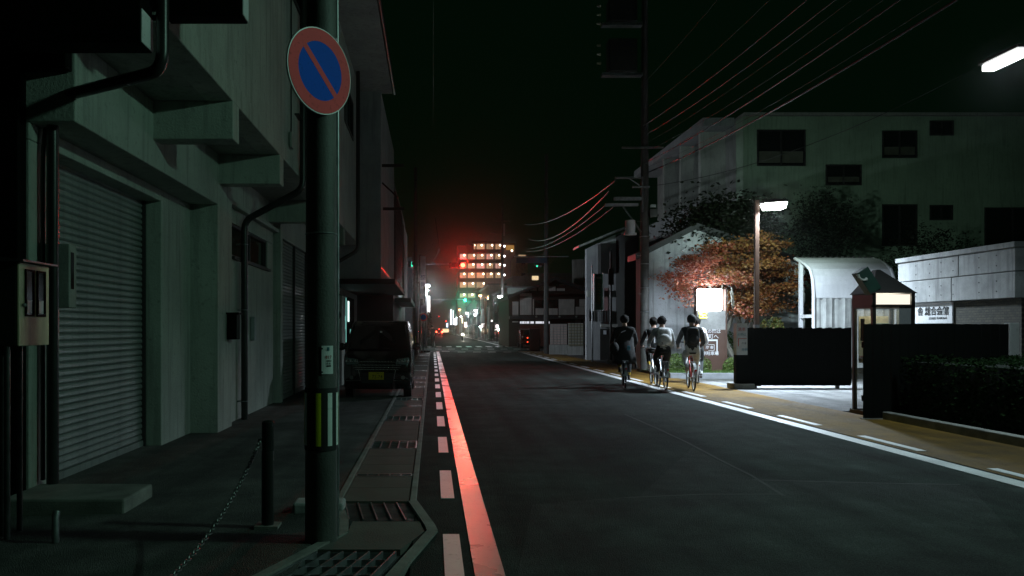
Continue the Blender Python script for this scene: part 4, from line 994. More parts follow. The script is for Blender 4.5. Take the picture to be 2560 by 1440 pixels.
for k, (z0, z1, x1, nm) in enumerate(((8.0, 7.85, 7.1, 'faint cable between the second and third of the bundle'), (7.7, 7.7, 7.45, 'faint cable just above the third of the bundle'), (7.15, 7.35, 7.8, 'faint cable just above the thick lashed one'), (9.2, 9.4, 6.6, 'lone faint cable above the whole bundle'))):
    wire((7.45, 28, z0), (x1, -4, z1), .7 + .05*k, .006, nm)
wire((7.3, 28, 10.0), (6.2, -4, 10.6), .7, .010, 'highest faint cable near the top of the picture')
wire((bx_(1535), 27.8, bz(455)), (px_x(1312, 58), 58, py_z(560, 58)), .5, .028, 'upper red lit cable running from the tall pole to the crossing')
wire((bx_(1520), 27.8, bz(480)), (px_x(1322, 56), 56, py_z(597, 56)), .7, .034, 'second red lit cable with a coiled lashing toward the crossing')
wire((bx_(1512), 27.8, bz(514)), (px_x(1318, 56), 56, py_z(622, 56)), .4, .022, 'third red lit cable sagging toward the crossing')
wire((bx_(1530), 27.8, bz(520)), (px_x(1316, 56), 56, py_z(628, 56)), .45, .024, 'lowest red lit cable sagging toward the crossing')
wire((px_x(1088, 57), 57, py_z(545, 57)), (px_x(1099, 57), 57, py_z(622, 57)), .05, .03, 'upright red lit cable loop above the red signal')
wire((px_x(1089, 57), 57, py_z(598, 57)), (px_x(1052, 50), 50, py_z(650, 50)), .1, .022, 'short red lit cable slanting down to the left pole')
wire((px_x(1099, 57), 57, py_z(622, 57)), (px_x(1084, 66), 66, py_z(650, 66)), .1, .02, 'short dim cable slanting down beside the red signal')
wire((.05, 57, 16), (.02, 2, 12.5), .6, .006, 'faint straight cable hanging overhead above the white edge line')
wire((px_x(1256, 90), 90, 11), (px_x(1180, 150), 150, 9), 1.5, .04, 'far drooping cable in front of the apartment block')

# ------------------------------------------------------------------ grey stucco building, banner, thin pole
gb = thing('stucco_house', 'grey stucco corner house with a dark awning behind the green banner', 'building', (9, 39, 0))
d = 39
def gx(p): return px_x(p, d)
def gz(p): return py_z(p, d)
MB().prism([(gx(1466), 0), (gx(1570), 0), (gx(1570), gz(575)), (gx(1530), gz(590)), (gx(1466), gz(622))], d, d+.3, 'y').build('wall', m['stucco_grey'], gb)
MB().prism([(gx(1440), gz(622)), (gx(1530), gz(585)), (gx(1575), gz(568)), (gx(1575), gz(564)), (gx(1530), gz(580)), (gx(1440), gz(617))], d-.6, d+.8, 'y').build('roof', m['galvanised'], gb)
MB().box(gx(1495), gx(1532), d-.7, d-.001, gz(685), gz(612)).build('awning', m['dark_tone'], gb)
MB().box(gx(1466), gx(1500), d-.25, d-.002, gz(742), gz(727)).build('balcony', m['stucco'], gb)
rl = MB()
for i in range(9): rl.box(gx(1470)+i*.13, gx(1470)+i*.13+.03, d-.25, d-.2, gz(805), gz(777))
rl.box(gx(1468), gx(1494), d-.26, d-.19, gz(777), gz(774)); rl.build('railing', m['galvanised'], gb)
MB().box(gx(1510), gx(1520), d-.02, d-.003, gz(815), gz(720)).build('door_panel', M('door_pink', (.34, .2, .2), .7), gb)
MB().box(gx(1500), gx(1572), d-.3, d-.002, gz(818), gz(810)).build('ledge', m['stucco_dark'], gb); MB().box(gx(1500), gx(1560), d-.05, d-.003, 0, gz(822)).build('shop_front', m['dark_tone'], gb)
for p in ((1508, 1515, 826, 836), (1534, 1543, 826, 850)): MB().box(gx(p[0]), gx(p[1]), d-.08, d-.06, gz(p[3]), gz(p[2])).build('notice', M('notice_pale', (.55, .6, .65), .6), gb)
windows(gb, [(gx(1474), gx(1484), gz(800), gz(780))], d, 'y', -1)
bn = thing('banner_sign', 'tall green banner sign with yellow characters on a thin pole', 'sign', (gx(1497), 37, 0))
ex = px_x(1485, 37), px_x(1508, 37)
MB().box(ex[0], ex[1], 36.95, 37.05, py_z(775, 37), py_z(685, 37)).build('panel', M('banner_green', (.035, .16, .10), .45, var=.2), bn)
for x in ex: MB().box(x-.025, x+.025, 36.9, 37.1, py_z(777, 37), py_z(683, 37)).build('side_frame', m['sign_white'], bn)
text('カーペーション', .19, M('ink_yellow', (.45, .40, .05), .5), bn, (sum(ex)/2, 36.94, py_z(735, 37)), vertical=True, spacing=.72)
text('相談', .12, m['sign_white'], bn, (sum(ex)/2, 36.94, py_z(695, 37)))
MB().cyl((ex[0]-.08, 37, -.02), (ex[0]-.08, 37, py_z(662, 37)), .035, n=10).build('post', m['galvanised'], bn)
MB().box(ex[0]-.1, ex[1]+.4, 36.97, 37.03, py_z(778, 37)-.02, py_z(778, 37)).build('arm', m['galvanised'], bn)
tp_ = thing('thin_post', 'thin dark post with a white foot beside the left rider', 'post', (px_x(1527, 36.6), 36.6, 0))
q = px_x(1527, 36.6)
MB().cyl((q, 36.6, 0), (q, 36.6, py_z(628, 36.6)), .055, n=12).build('shaft', m['steel_dark'], tp_, smooth=True); MB().cyl((q, 36.6, -.02), (q, 36.6, .09), .2, .17, 14).build('foot', m['concrete_panel'], tp_, smooth=True)
MB().box(q-.12, q+.12, 36.5, 36.6, py_z(712, 36.6), py_z(672, 36.6)).build('small_board', m['dark_tone'], tp_)

# screens of slatted blocks on the far corner
def screen(px0, px1, pyt, pyb, d, label, col, rows, cols):
    t = thing('block_screen', label, 'fence', (px_x((px0+px1)/2, d), d, 0), 'block screens on the far corner')
    x0, x1, z0, z1 = px_x(px0, d), px_x(px1, d), max(.3, py_z(pyb, d)), py_z(pyt, d)
    mt = M('screen_' + str(px0), col, .8, var=.25)
    MB().box(x0, x1, d+.08, d+.12, z0, z1).build('backing', m['stucco_dark'], t); MB().box(x0-.05, x1+.05, d-.08, d+.2, -.05, z0).build('low_wall', m['stucco_dark'], t)
    bw, bh = (x1-x0)/cols, (z1-z0)/rows
    me = MB().box(.02, bw-.02, 0, .08, .025, bh-.025).mesh('block'); me.materials.append(mt)
    for i in range(cols):
        for j in range(rows): inst('block', me, t, (x0+i*bw, d + random.uniform(0, .012), z0+j*bh))
screen(1376, 1418, 810, 862, 47.5, 'pinkish slatted screen left of the black gatepost', (.42, .34, .31), 8, 5)
screen(1421, 1459, 808, 866, 46.5, 'greenish slatted screen touching the black gatepost', (.20, .19, .13), 8, 5)
screen(1470, 1490, 820, 872, 45.5, 'narrow slatted screen right of the black gatepost', (.16, .15, .11), 7, 3)
tag(MB().box(px_x(1460, 46), px_x(1469, 46), 45.9, 46.2, -.05, py_z(808, 46)).build('gatepost', m['black_paint'], bevel=.02), 'black square gatepost between two slatted screens', 'post')
tag(MB().box(px_x(1491, 44), px_x(1501, 44), 43.9, 44.0, -.05, py_z(820, 44)).build('gate_board', M('board_mauve', (.24, .22, .25), .7), bevel=.01), 'mauve upright board beside the narrow slatted screen', 'board')
pk = thing('pink_board', 'pink upright cloth board near the parked red car', 'board', (px_x(1337, 54), 54, 0))
MB().box(px_x(1324, 54), px_x(1349, 54), 54, 54.04, .05, py_z(822, 54)).build('cloth', M('cloth_pink', (.42, .2, .24), .8, var=.15), pk); 
for p in (1324, 1349): MB().cyl((px_x(p, 54), 54.02, -.02), (px_x(p, 54), 54.02, py_z(820, 54)), .025, n=8).build('post', m['steel_dark'], pk)

# ------------------------------------------------------------------ timber house beyond the crossing
th = thing('timber_house', 'old timber frame house with white plaster panels and a tiled gable', 'building', (9, 67, 0))
d = 67
def tx(p): return px_x(p, d)
def tz(p): return py_z(p, d)
MB().box(tx(1272), tx(1500), d+.06, d+10, 0, tz(735)).build('wall', m['wood_dark'], th)
MB().prism([(tx(1290), tz(742)), (tx(1500), tz(742)), (tx(1462), tz(728)), (tx(1385), tz(704)), (tx(1300), tz(733))], d+.06, d+10, 'y').build('gable', m['wood_dark'], th)
MB().prism([(tx(1268), tz(748)), (tx(1385), tz(702)), (tx(1385), tz(694)), (tx(1266), tz(741))], d-.9, d+10, 'y').build('roof', m['roof_tile'], th); MB().prism([(tx(1385.1), tz(702)), (tx(1510), tz(746)), (tx(1512), tz(739)), (tx(1385.1), tz(694))], d-.9, d+10, 'y').build('roof', m['roof_tile'], th)
MB().box(tx(1272), tx(1500), d-.8, d-.02, tz(798), tz(790)).build('lower_eave', m['roof_tile'], th)
for q in ((1281, 1296, 754, 787), (1300, 1329, 744, 787), (1332, 1335, 748, 787), (1339, 1359, 771, 787), (1362, 1394, 771, 787), (1397, 1436, 748, 787), (1439, 1465, 767, 787), (1449, 1465, 748, 766.5), (1468, 1490, 748, 787), (1346, 1363, 715, 727), (1366, 1389, 715, 727), (1326, 1342, 721, 727), (1392, 1412, 721, 727), (1305, 1322, 724, 728), (1300, 1329, 733, 741), (1439, 1452, 797, 806), (1458, 1466, 797, 806), (1281, 1296, 789, 792), (1281, 1296, 803, 806)):
    MB().box(tx(q[0]), tx(q[1]), d, d+.055, tz(q[3]), tz(q[2])).build('plaster_panel', m['plaster'], th)
wl = MB().box(tx(1339), tx(1394), d+.03, d+.055, tz(769), tz(750)).build('lattice_window', m['window_glass'], th)
for i in range(16): MB().box(tx(1340+i*3.4), tx(1341+i*3.4), d-.01, d+.029, tz(769), tz(750)).build('lattice_bar', m['wood_dark'], wl)
for q in ((1300, 1304), (1305, 1311.5), (1313, 1316), (1317, 1323), (1326, 1334.5), (1339, 1355), (1356, 1360), (1370, 1373.5)): MB().box(tx(q[0]), tx(q[1]), d-.03, d-.005, tz(809), tz(803.5)).build('lit_transom', E('transom', (.9, .92, 1), .75), th)
MB().box(tx(1300), tx(1376), d-.02, d+.03, 0, tz(812)).build('front_screen', M('screen_red', (.10, .03, .02), .7), th)
for p in (1338, 1395, 1437): MB().sphere((tx(p), d-.82, tz(792)), .09, 8, 6).build('roof_tile_end', m['stucco'], th)
rc = thing('parked_car', 'dark red car parked nose out beside the pink board', 'car', (px_x(1316, 62), 62, 0))
cx0 = px_x(1302, 62)
prof = [(62.0, .3), (62, .75), (62.4, .95), (63.0, 1.5), (65, 1.55), (65.6, 1.0), (65.7, .35)]
MB().prism(prof, cx0, cx0+1.55, 'x').build('body', M('car_red', (.06, .008, .006), .2, coat=1., var=0), rc, bevel=.12)
MB().box(cx0+.25, cx0+1.3, 62.45, 62.5, 1.02, 1.4).build('windscreen', m['window_glass'], rc)
for z, s in ((.82, .05), (.5, .045)): MB().sphere((cx0+.52, 61.97, z), s, 10, 6).build('side_light', E('car_glow_red', (1, .08, .03), 3), rc)
MB().sphere((cx0+.18, 61.98, .85), .11, 10, 6).build('headlight', m['chrome'], rc)
for x in (cx0+.05, cx0+1.35):
    for y in (62.7, 65): MB().cyl((x, y, .29), (x+.17, y, .29), .29, n=18).build('wheel', m['rubber'], rc)
for (p0, p1, lab) in ((1252, 1262, 'left white site panel under the far street lamp'), (1264, 1284, 'wide white site panel right of the far lamp post')):
    t = thing('site_panel', lab, 'panel', (px_x((p0+p1)/2, 84), 84, .05), 'white site panels beyond the crossing')
    MB().box(px_x(p0, 84), px_x(p1, 84), 84, 84.05, .05, 1.62).build('sheet', m['plaster'], t)
    n = 5
    for i in range(n): x = px_x(p0 + (p1-p0)*i/(n-1), 84); MB().box(x-.02, x+.02, 83.96, 83.999, .05, 1.62).build('rib', m['sign_white'], t)
# ------------------------------------------------------------------ pale apartment building (right, behind the trees)
ab = thing('apartment_building', 'pale plain apartment building with dark windows above the trees', 'building', (20, 42, 0))
d = 42
def ax(p): return px_x(p, d)
def az(p): return py_z(p, d)
MB().box(ax(1858), ax(2760), d, d+1.0, 0, az(291)).build('end_wall', M('apt_wall', (.29, .42, .30), .9, var=.2, scale=.6, bump=.3, streak=.35), ab)
MB().box(ax(1856), ax(2770), d-.25, d+14, az(291), az(284)).build('roof_edge', m['stucco_dark'], ab)
rects = []
for q in ((1895, 2010, 328, 412), (2208, 2289, 330, 392), (2067, 2150, 415, 460), (2327, 2380, 305, 336), (2208, 2289, 514, 612), (2327, 2378, 516, 547), (2464, 2600, 522, 640)): rects.append((ax(q[0]), ax(q[1]), az(q[3]), az(q[2])))
windows(ab, rects, d, 'y', -1, ('window_glass', 'steel_dark'), t=.07)
for i, r_ in enumerate(rects[:3]): MB().box(r_[0]+.05, r_[1]-.05, d-.014, d-.012, r_[2]+.1, r_[2]+(r_[3]-r_[2])*.4).build('blind', M('blind', (.10, .11, .08), .8), ab)
# street side recedes: balconies with red curved parapets
MB().box(ax(1858), ax(1858)+.5, d+1.0, d+16, 0, az(291)).build('side_wall', m['stucco_dark'], ab)
for k, (z, col) in enumerate(((8.6, 'stucco_grey'), (4.6, 'apt_red'))):
    M('apt_red', (.22, .05, .03), .8)
    bal = MB().box(ax(1858)-1.5, ax(1858)-.01, d+2.5, d+14, z-1.0, z).build('balcony', m[col], ab, bevel=.05)
for y in (d+2.5, d+6, d+9.5): MB().box(ax(1858)-1.4, ax(1858)-.01, y, y+.35, 0, az(300)).build('fin', m['stucco'], ab)
MB().box(ax(1858)-1.7, ax(1858)-.01, d+1.2, d+16, az(300), az(291)+.25).build('roof_slab', m['stucco_grey'], ab)

# ------------------------------------------------------------------ lit corridor block far down the street
lb = thing('apartment_block', 'seven storey apartment block with warm lit open corridors far ahead', 'building', (14, 232, 0))
d = 232
def lx(p): return px_x(p, d)
def lz(p): return py_z(p, d)
M('block_brick', (.10, .045, .03), .9, var=.2); M('corridor_wall', (.5, .45, .36), .9)
COR = E('corridor_glow', (1, .58, .36), .42); CLAMP = E('corridor_lamp', (1, .80, .58), 6); AMB = E('amber_glow', (1, .52, .12), .3)
MB().box(lx(1144), lx(1258), d+1.6, d+14, 0, lz(612)).build('core', m['block_brick'], lb)
floors = [(609, 623, 1184), (634, 648, 1149), (657, 671, 1149), (681, 695, 1149), (705, 719, 1149), (733, 744, 1149)]
MB().box(lx(1180), lx(1258), d+.2, d+14, lz(608), lz(603)).build('roof_slab', m['block_brick'], lb)
for fi, (t_, b_, l_) in enumerate(floors):
    MB().box(lx(l_-3), lx(1258), d, d+1.6, lz(b_+10), lz(b_)).build('parapet', m['block_brick'], lb)
    cols = [1149, 1168, 1190, 1213.5, 1236, 1254]
    for i in range(5):
        a, b = max(cols[i], l_), cols[i+1]
        if b - a < 4 or (fi == 5 and i not in (0, 1)) or (fi == 4 and i == 3) or (fi == 4 and i == 4): continue
        COR = E('corridor_glow%d' % random.randint(0, 3), (1, random.uniform(.52, .66), random.uniform(.3, .45)), random.choice((.2, .35, .5, .6)))
        pnl = MB().box(lx(a+1.2), lx(b-1.2), d+1.4, d+1.58, lz(b_), lz(t_)).build('lit_corridor', COR, lb)  # emissive panel stands in for the lamplit corridor wall
        MB().sphere((lx(a + (b-a)*random.uniform(.55, .85)), d+1.2, lz(t_+3)), .28, 8, 6).build('corridor_lamp', CLAMP, pnl)
        if i >= 3:
            for k in range(4): xx = a + (b-a)*(k+.6)/4; MB().box(lx(xx), lx(xx+1.3), d+1.25, d+1.38, lz(b_), lz(t_)).build('lattice_bar', m['block_brick'], pnl)
    for c in cols[1:-1]: MB().box(lx(c-1.5), lx(c+1.5), d+.3, d+1.3, lz(b_), lz(t_-3)).build('column', m['block_brick'], lb)
    if fi < 5: MB().sphere((lx(1261.5), d+.6, lz(t_+6)), .3, 8, 6).build('stair_lamp', E('stair_lamp', (.95, .98, 1), 5), lb)
MB().box(lx(1258), lx(1290), d+1.2, d+14, 0, lz(606)).build('stair_wing', m['block_brick'], lb)
for q in ((1266, 1286, 612, 624), (1276, 1290, 692, 697)): MB().box(lx(q[0]), lx(q[1]), d+1.0, d+1.19, lz(q[3]), lz(q[2])).build('lit_wall', AMB, lb)  # lamplight on the stair walls put in as glowing panels
MB().sphere((lx(1280.5), d+.8, lz(626)), .3, 8, 6).build('stair_lamp', CLAMP, lb)
tw = thing('office_tower', 'dim yellowish block with few windows right of the lit apartments', 'building', (px_x(1304, 170), 170, 0))
d2 = 170
MB().box(px_x(1289, d2), px_x(1319, d2), d2, d2+10, 0, py_z(640, d2)).build('wall', M('tower_wall', (.30, .26, .12), .9, streak=.4), tw)
for q in ((1296, 1314, 637, 640.5),): MB().box(px_x(q[0], d2), px_x(q[1], d2), d2-.1, d2-.01, py_z(q[3], d2), py_z(q[2], d2)).build('lit_window', COR, tw)
windows(tw, [(px_x(1304, d2), px_x(1313, d2), py_z(692, d2), py_z(683, d2)), (px_x(1304, d2), px_x(1313, d2), py_z(660, d2), py_z(650, d2))], d2, 'y', -1)
gh = thing('hall_building', 'long dark hall with a single lit window behind the timber house', 'building', (px_x(1400, 110), 110, 0))
d3 = 110
MB().box(px_x(1280, d3), px_x(1475, d3), d3, d3+12, 0, py_z(690, d3)).build('wall', m['stucco_dark'], gh); MB().box(px_x(1318, d3), px_x(1460, d3), d3-.5, d3+12, py_z(690, d3), py_z(683, d3)).build('roof', m['galvanised'], gh)
MB().box(px_x(1330, d3), px_x(1346, d3), d3-.05, d3-.01, py_z(700, d3), py_z(689, d3)).build('lit_window', E('hall_window', (1, .75, .42), .9), gh)
tag(MB().tube([(px_x(1458, 75), 75, 0), (px_x(1458, 75), 75, py_z(690, 75)), (px_x(1458, 75), 75, py_z(650, 75))], [1.0, 1.0, 1.05], 20).build('water_tank', m['stucco_dark'], smooth=True), 'dark round water tank above the timber house roof', 'tank')

# ------------------------------------------------------------------ traffic signals
def signal(x, y, z, label, lit, facing=-1, power=0, col=(1, .03, .015), strength=14, group='traffic signals', pole_x=None, arm=True, rot=0, aim=0):
    t = thing('traffic_signal', label, 'traffic signal', (0, 0, 0), group); ROOT[t.name] = (0, 0, 0)
    MB().box(-.60, .60, -.08, .10, -.19, .19).build('housing', m['dark_tone'], t, bevel=.03)
    for i, c in enumerate(('green', 'amber', 'red')):
        xx = -.38 + i*.38
        dark = {'green': (.01, .05, .04), 'amber': (.06, .04, .01), 'red': (.06, .01, .01)}[c]
        mt = E('lens_lit_' + c + label[:4], col, strength) if c == lit else M('lens_' + c, dark, .3)
        ln_ = MB().cyl((xx, -.10, 0), (xx, -.08, 0), .165, n=20).build('lens', mt, t)
        v = MB(); vs = []; fs = []
        for k in range(13):
            a = R(-20 + 220*k/12); vs += [(xx+.155*math.cos(a), -.08, .155*math.sin(a)), (xx+.155*math.cos(a), -.28, .155*math.sin(a))]
        for k in range(12): fs.append((2*k, 2*k+1, 2*k+3, 2*k+2))
        v._add(vs, fs); v.build('visor', m['dark_tone'], ln_)
    if power:
        li = {'green': -.38, 'amber': 0, 'red': .38}[lit]
        light(t, 'lens_light', 'SPOT', (li, -.30, 0), power, col, (R(-87), 0, R(aim)), .15, None, 27, .6)
    t.location = (x, y, z); t.rotation_euler.z = R(rot)
    return t
RX, RZ = px_x(1157, 57), py_z(663, 57)
sR = signal(RX-.38, 57, RZ, 'glowing red traffic signal hanging over the crossing', 'red', power=2600, col=(1, .010, .005), strength=90, aim=3.5)
sp_ = thing('signal_pole', 'grey signal pole with a long arm at the left corner of the crossing', 'pole', (-1.35, 57, 0))
MB().cyl((-1.35, 57.2, 0), (-1.35, 57.2, 7), .1, .08, 14).build('shaft', m['galvanised'], sp_, smooth=True); MB().tube([(-1.35, 57.2, RZ+.1), (RX+.1, 57.2, RZ+.1)], .05, 8).build('arm', m['galvanised'], sp_)
GX, GZ = px_x(1163, 112), py_z(750, 112)
sG = signal(GX+.38, 112, GZ, 'glowing green traffic signal farther down the street', 'green', power=1500, col=(.02, 1, .55), strength=22)
sp2 = thing('signal_pole', 'thin signal pole with an arm at the second crossing', 'pole', (-1.2, 112.3, 0)); MB().cyl((-1.2, 112.3, 0), (-1.2, 112.3, 6.4), .1, .08, 10).build('shaft', m['galvanised'], sp2); MB().tube([(-1.2, 112.3, GZ+.1), (GX+.9, 112.3, GZ+.1)], .06, 8).build('arm', m['galvanised'], sp2)
for (px, py, dd, lab) in ((1030, 662, 50, 'small side facing signal with a green glint on the left pole'), (1350, 661, 58, 'side facing signal with a green glint over the right corner')):
    s = signal(px_x(px, dd), dd, py_z(py, dd), lab, 'green', power=0, col=(.05, 1, .6), strength=1.6, rot=78 if px < 1100 else -78)
    bracket = MB().box(-.02, .02, .1, .9, .1, .14); o = bracket.build('bracket', m['galvanised'], s)
for (px, py, lab) in ((1097.5, 791, 'tiny far red signal, upper of the two red lights'), (1114.5, 803, 'far red signal above the tail lights')):
    signal(px_x(px, 300)-.38, 300, py_z(py, 300), lab, 'red', strength=14 if py > 800 else 8)

# ------------------------------------------------------------------ far street lamps, signs, cars
def far_lamp(px, py, dd, label, foot_px=None, strength=30, power=60, col=(.88, .93, 1), r=.22):
    c = W(px, py, dd); fx = px_x(foot_px or px+4, dd)
    t = thing('street_lamp', label, 'street lamp', (fx, dd, 0), 'lit street lamps')
    MB().tube([(fx, dd, 0), (fx, dd, c.z-.5), (fx, dd, c.z), (c.x, dd, c.z+.15)], .06, 8).build('post', m['galvanised'], t)
    MB().sphere((c.x, dd, c.z+.16), (r*1.5, r, .1), 12, 6).build('head', m['steel_dark'], t); MB().sphere((c.x, dd, c.z), (r*1.2, r*.9, r*.75), 12, 8).build('diffuser', E('far_lamp_%d' % px, col, strength), t)
    light(t, 'lamp_light', 'POINT', (c.x, dd-.1, c.z-.4), power, col, None, .2)
far_lamp(1250, 742, 88, 'bluish white street lamp on a slim post right of the street', 1256, 30, 700)
far_lamp(1189, 776, 140, 'small white lamp right of the green signal', 1192, 30, 500)
far_lamp(1167.5, 783, 165, 'small white lamp just below the green signal', 1171, 30, 500)
far_lamp(1068, 715, 61, 'white street lamp above the glowing box sign on the left', 1066, 26, 900, r=.17)
far_lamp(1152, 791, 230, 'tiny violet white lamp deep in the street', 1154, 24, 200)
far_lamp(1143, 794, 240, 'tiny white lamp left of the violet one deep in the street', 1145, 24, 200)
far_lamp(1149, 774, 210, 'tiny orange lamp deep in the street', 1150, 18, 200, (1, .42, .15))
far_lamp(1200.5, 739, 130, 'small orange lamp left of the brown post', 1202, 10, 80, (1, .5, .25))
far_lamp(1201, 817, 120, 'low white lamp beside the brown post', 1203, 16, 80, (.8, 1, .92), r=.16)
def lit_sign(px0, px1, py0, py1, dd, label, col, s, name='lit_sign'):
    t = thing(name, label, 'sign', W((px0+px1)/2, 822, dd) - Vector((0, 0, H)), 'lit signs down the street')
    x0, x1, z0, z1 = px_x(px0, dd), px_x(px1, dd), py_z(py1, dd), py_z(py0, dd)
    MB().box(x0, x1, dd, dd+.25, z0, z1).build('light_box', E('sign_%d_%d' % (px0, py0), col, s), t); MB().box(x0-.04, x1+.04, dd+.25, dd+.3, z0-.04, z1+.04).build('case', m['steel_dark'], t)
    MB().cyl(((x0+x1)/2, dd+.35, 0), ((x0+x1)/2, dd+.35, z1), .06, n=8).build('post', m['steel_dark'], t)
lit_sign(1064.5, 1075, 740, 782, 74, 'tall glowing white box sign at the left kerb beyond the crossing', (1, 1, .97), 2.6)
lit_sign(1126, 1129, 774, 812, 190, 'thin white vertical light strip, leftmost deep in the street', (.85, .9, 1), 3)
lit_sign(1132, 1134, 775, 812, 195, 'second thin white vertical light strip deep in the street', (.9, .95, 1), 2)
lit_sign(1136, 1142, 797, 812, 180, 'glowing white shop sign right of the two light strips', (.9, .95, 1), 5)
lit_sign(1155, 1157, 795, 808, 170, 'thin warm vertical light strip deep in the street', (1, .8, .4), 3)
lit_sign(1161, 1167, 806, 818, 160, 'small pink white glowing sign deep in the street', (1, .7, .65), 3)
lit_sign(1240, 1246, 812, 820, 86, 'bright pinkish lantern sign at the white site panels', (1, .85, .9), 3)
lit_sign(1116, 1120, 808, 818, 260, 'tiny bluish sign right of the far red signal', (.6, .75, 1), 3)
lit_sign(1228, 1231, 800, 804, 100, 'small white light beside the brown post', (1, 1, .95), 3)
M('sign_teal', (.10, .2, .19), .5)
for (p0, p1, q0, q1, dd, lab, col) in ((1187, 1194, 812, 845, 118, 'teal vertical signboard with dark characters by the far shops', 'sign_teal'), (1176, 1185, 787, 796, 116, 'small grey square board under the green signal', 'stucco_grey')):
    t = thing('signboard', lab, 'sign', (px_x((p0+p1)/2, dd), dd, 0)); MB().box(px_x(p0, dd), px_x(p1, dd), dd, dd+.1, py_z(q1, dd), py_z(q0, dd)).build('board', m[col], t); MB().cyl((px_x((p0+p1)/2, dd), dd+.15, 0), (px_x((p0+p1)/2, dd), dd+.15, py_z(q0, dd)), .05, n=8).build('post', m['steel_dark'], t)
    if q1 - q0 > 20: text('駐車場入口', .34, m['ink'], t, (px_x((p0+p1)/2, dd), dd-.01, py_z((q0+q1)/2, dd)), vertical=True, spacing=.8)
rp_ = thing('brown_post', 'reddish brown post standing at the right side of the far street', 'post', (px_x(1214, 104), 104, 0)); MB().cyl((px_x(1214, 104), 104, 0), (px_x(1214, 104), 104, py_z(752, 104)), .16, n=12).build('shaft', M('post_red', (.25, .10, .07), .6), rp_); MB().cyl((px_x(1214, 104), 104, .0), (px_x(1214, 104), 104, .8), .2, n=12).build('sleeve', m['stucco'], rp_)
# buildings lining the far street: right and left
M('far_wall_a', (.09, .12, .11), .9, var=.3); M('far_wall_b', (.13, .12, .10), .9, var=.3); M('far_wall_c', (.06, .07, .075), .9, var=.3)
def far_house(x0, x1, y0, y1, h, mat, label, side, wins=3, roof=True):
    t = thing('street_house', label, 'building', ((x0+x1)/2, y0, .05), 'houses lining the far street')
    MB().box(x0, x1, y0, y1, .05, h).build('wall', m[mat], t)
    MB().box(x0-.3, x1+.3, y0-.3, y1+.3, h, h+.18).build('roof', m['roof_tile'], t)
    X = x0 if side > 0 else x1; o = -1 if side > 0 else 1
    L = (y1-y0)/wins
    windows(t, [(y0+L*(i+.25), y0+L*(i+.75), h*.6, h*.82) for i in range(wins)], X, 'x', o)
    windows(t, [(x0+.5, x0+2.0, h*.6, h*.82)] if x1-x0 > 3 else [], y0, 'y', -1)
    MB().box(X+o*.02, X+o*.06, y0+L*.3, y1-L*.3, .1, 2.4).build('shopfront', m['window_glass'], t)
far_house(8.6, 15, 92, 112, 6.2, 'far_wall_a', 'greenish two storey shop right after the far lamp post', 1)
far_house(8.4, 15, 118, 140, 8.0, 'far_wall_b', 'taller dim shop house on the right past the green signal', 1, 4)
far_house(8.0, 15, 145, 190, 6.5, 'far_wall_c', 'long dim row house on the right deep in the street', 1, 6)
far_house(-9, -1.6, 68, 86, 7.4, 'far_wall_c', 'dark shop house on the left corner beyond the crossing', -1)
far_house(-9, -1.6, 90, 125, 6.6, 'far_wall_b', 'dim row house on the left beyond the box sign', -1, 5)
far_house(-9, -1.8, 130, 190, 8.5, 'far_wall_a', 'long dim row house on the left deep in the street', -1, 6)
far_house(-9, -1.6, 200, 300, 7.0, 'far_wall_c', 'farthest dim row house on the left', -1, 7)
far_house(8.5, 16, 245, 330, 7.5, 'far_wall_b', 'farthest dim row house on the right', 1, 7)
# small shops' warm window light on the far left pavement
lit_sign(1104, 1122, 822, 831, 205, 'warm glowing low shop window at the end of the left row', (1, .72, .42), 1.2)
# oncoming scooter and the car ahead
mc = thing('motorcycle', 'oncoming motorcycle with one bright headlight in the far lane', 'motorcycle', (px_x(1156, 103), 103, 0))
x = px_x(1156, 103)
MB().sphere((x, 102.6, .82), .10, 12, 8).build('headlight', E('moto_light', (1, .95, .75), 55), mc)
light(mc, 'headlight_beam', 'SPOT', (x, 102.45, .82), 500, (1, .95, .78), (R(-88), 0, 0), .08, None, 70, .8)
for y in (102.6, 103.9): 
    w_ = MB().torus((x, y, .3), .26, .05, 'x', 20, 6).build('wheel', m['rubber'], mc)
MB().tube([(x, 102.7, .75), (x, 103.2, .6), (x, 104.0, .75)], [.12, .18, .1], 8).build('body', m['van_paint'], mc, smooth=True); MB().tube([(x-.33, 102.9, 1.02), (x, 102.75, .95), (x+.33, 102.9, 1.02)], .02, 6).build('handlebar', m['steel_dark'], mc); MB().tube([(x, 102.6, .3), (x, 102.85, .95)], .04, 6).build('fork', m['steel_dark'], mc); MB().box(x-.12, x+.12, 103.3, 103.9, .72, .8).build('seat', m['rubber'], mc)
fcx = px_x(1098, 168)
fc_ = thing('car_ahead', 'car driving away with two red tail lights far ahead', 'car', (fcx, 168, 0))
MB().prism([(168, .3), (168, 1.0), (168.4, 1.45), (170, 1.5), (171, 1.0), (171.8, .85), (171.8, .3)], fcx-.75, fcx+.75, 'x').build('body', m['car_red'] if False else VB, fc_, bevel=.1)
MB().box(fcx-.55, fcx+.55, 167.99, 168.1, 1.05, 1.38).build('rear_window', m['window_glass'], fc_)
for s in (-1, 1):
    MB().box(fcx+s*.62-.13, fcx+s*.62+.13, 167.95, 168.0, .72, .98).build('tail_light', E('tail_red', (1, .08, .04), 22), fc_)
    for y in (168.6, 171.2): MB().cyl((fcx+s*.6, y, .3), (fcx+s*.78, y, .3), .3, n=16).build('wheel', m['rubber'], fc_)
MB().box(fcx-.1, fcx+.1, 167.95, 168.0, 1.40, 1.45).build('brake_light', m['tail_red'], fc_); MB().box(fcx-.18, fcx+.18, 167.96, 168.0, .5, .62).build('number_plate', m['sign_white'], fc_)
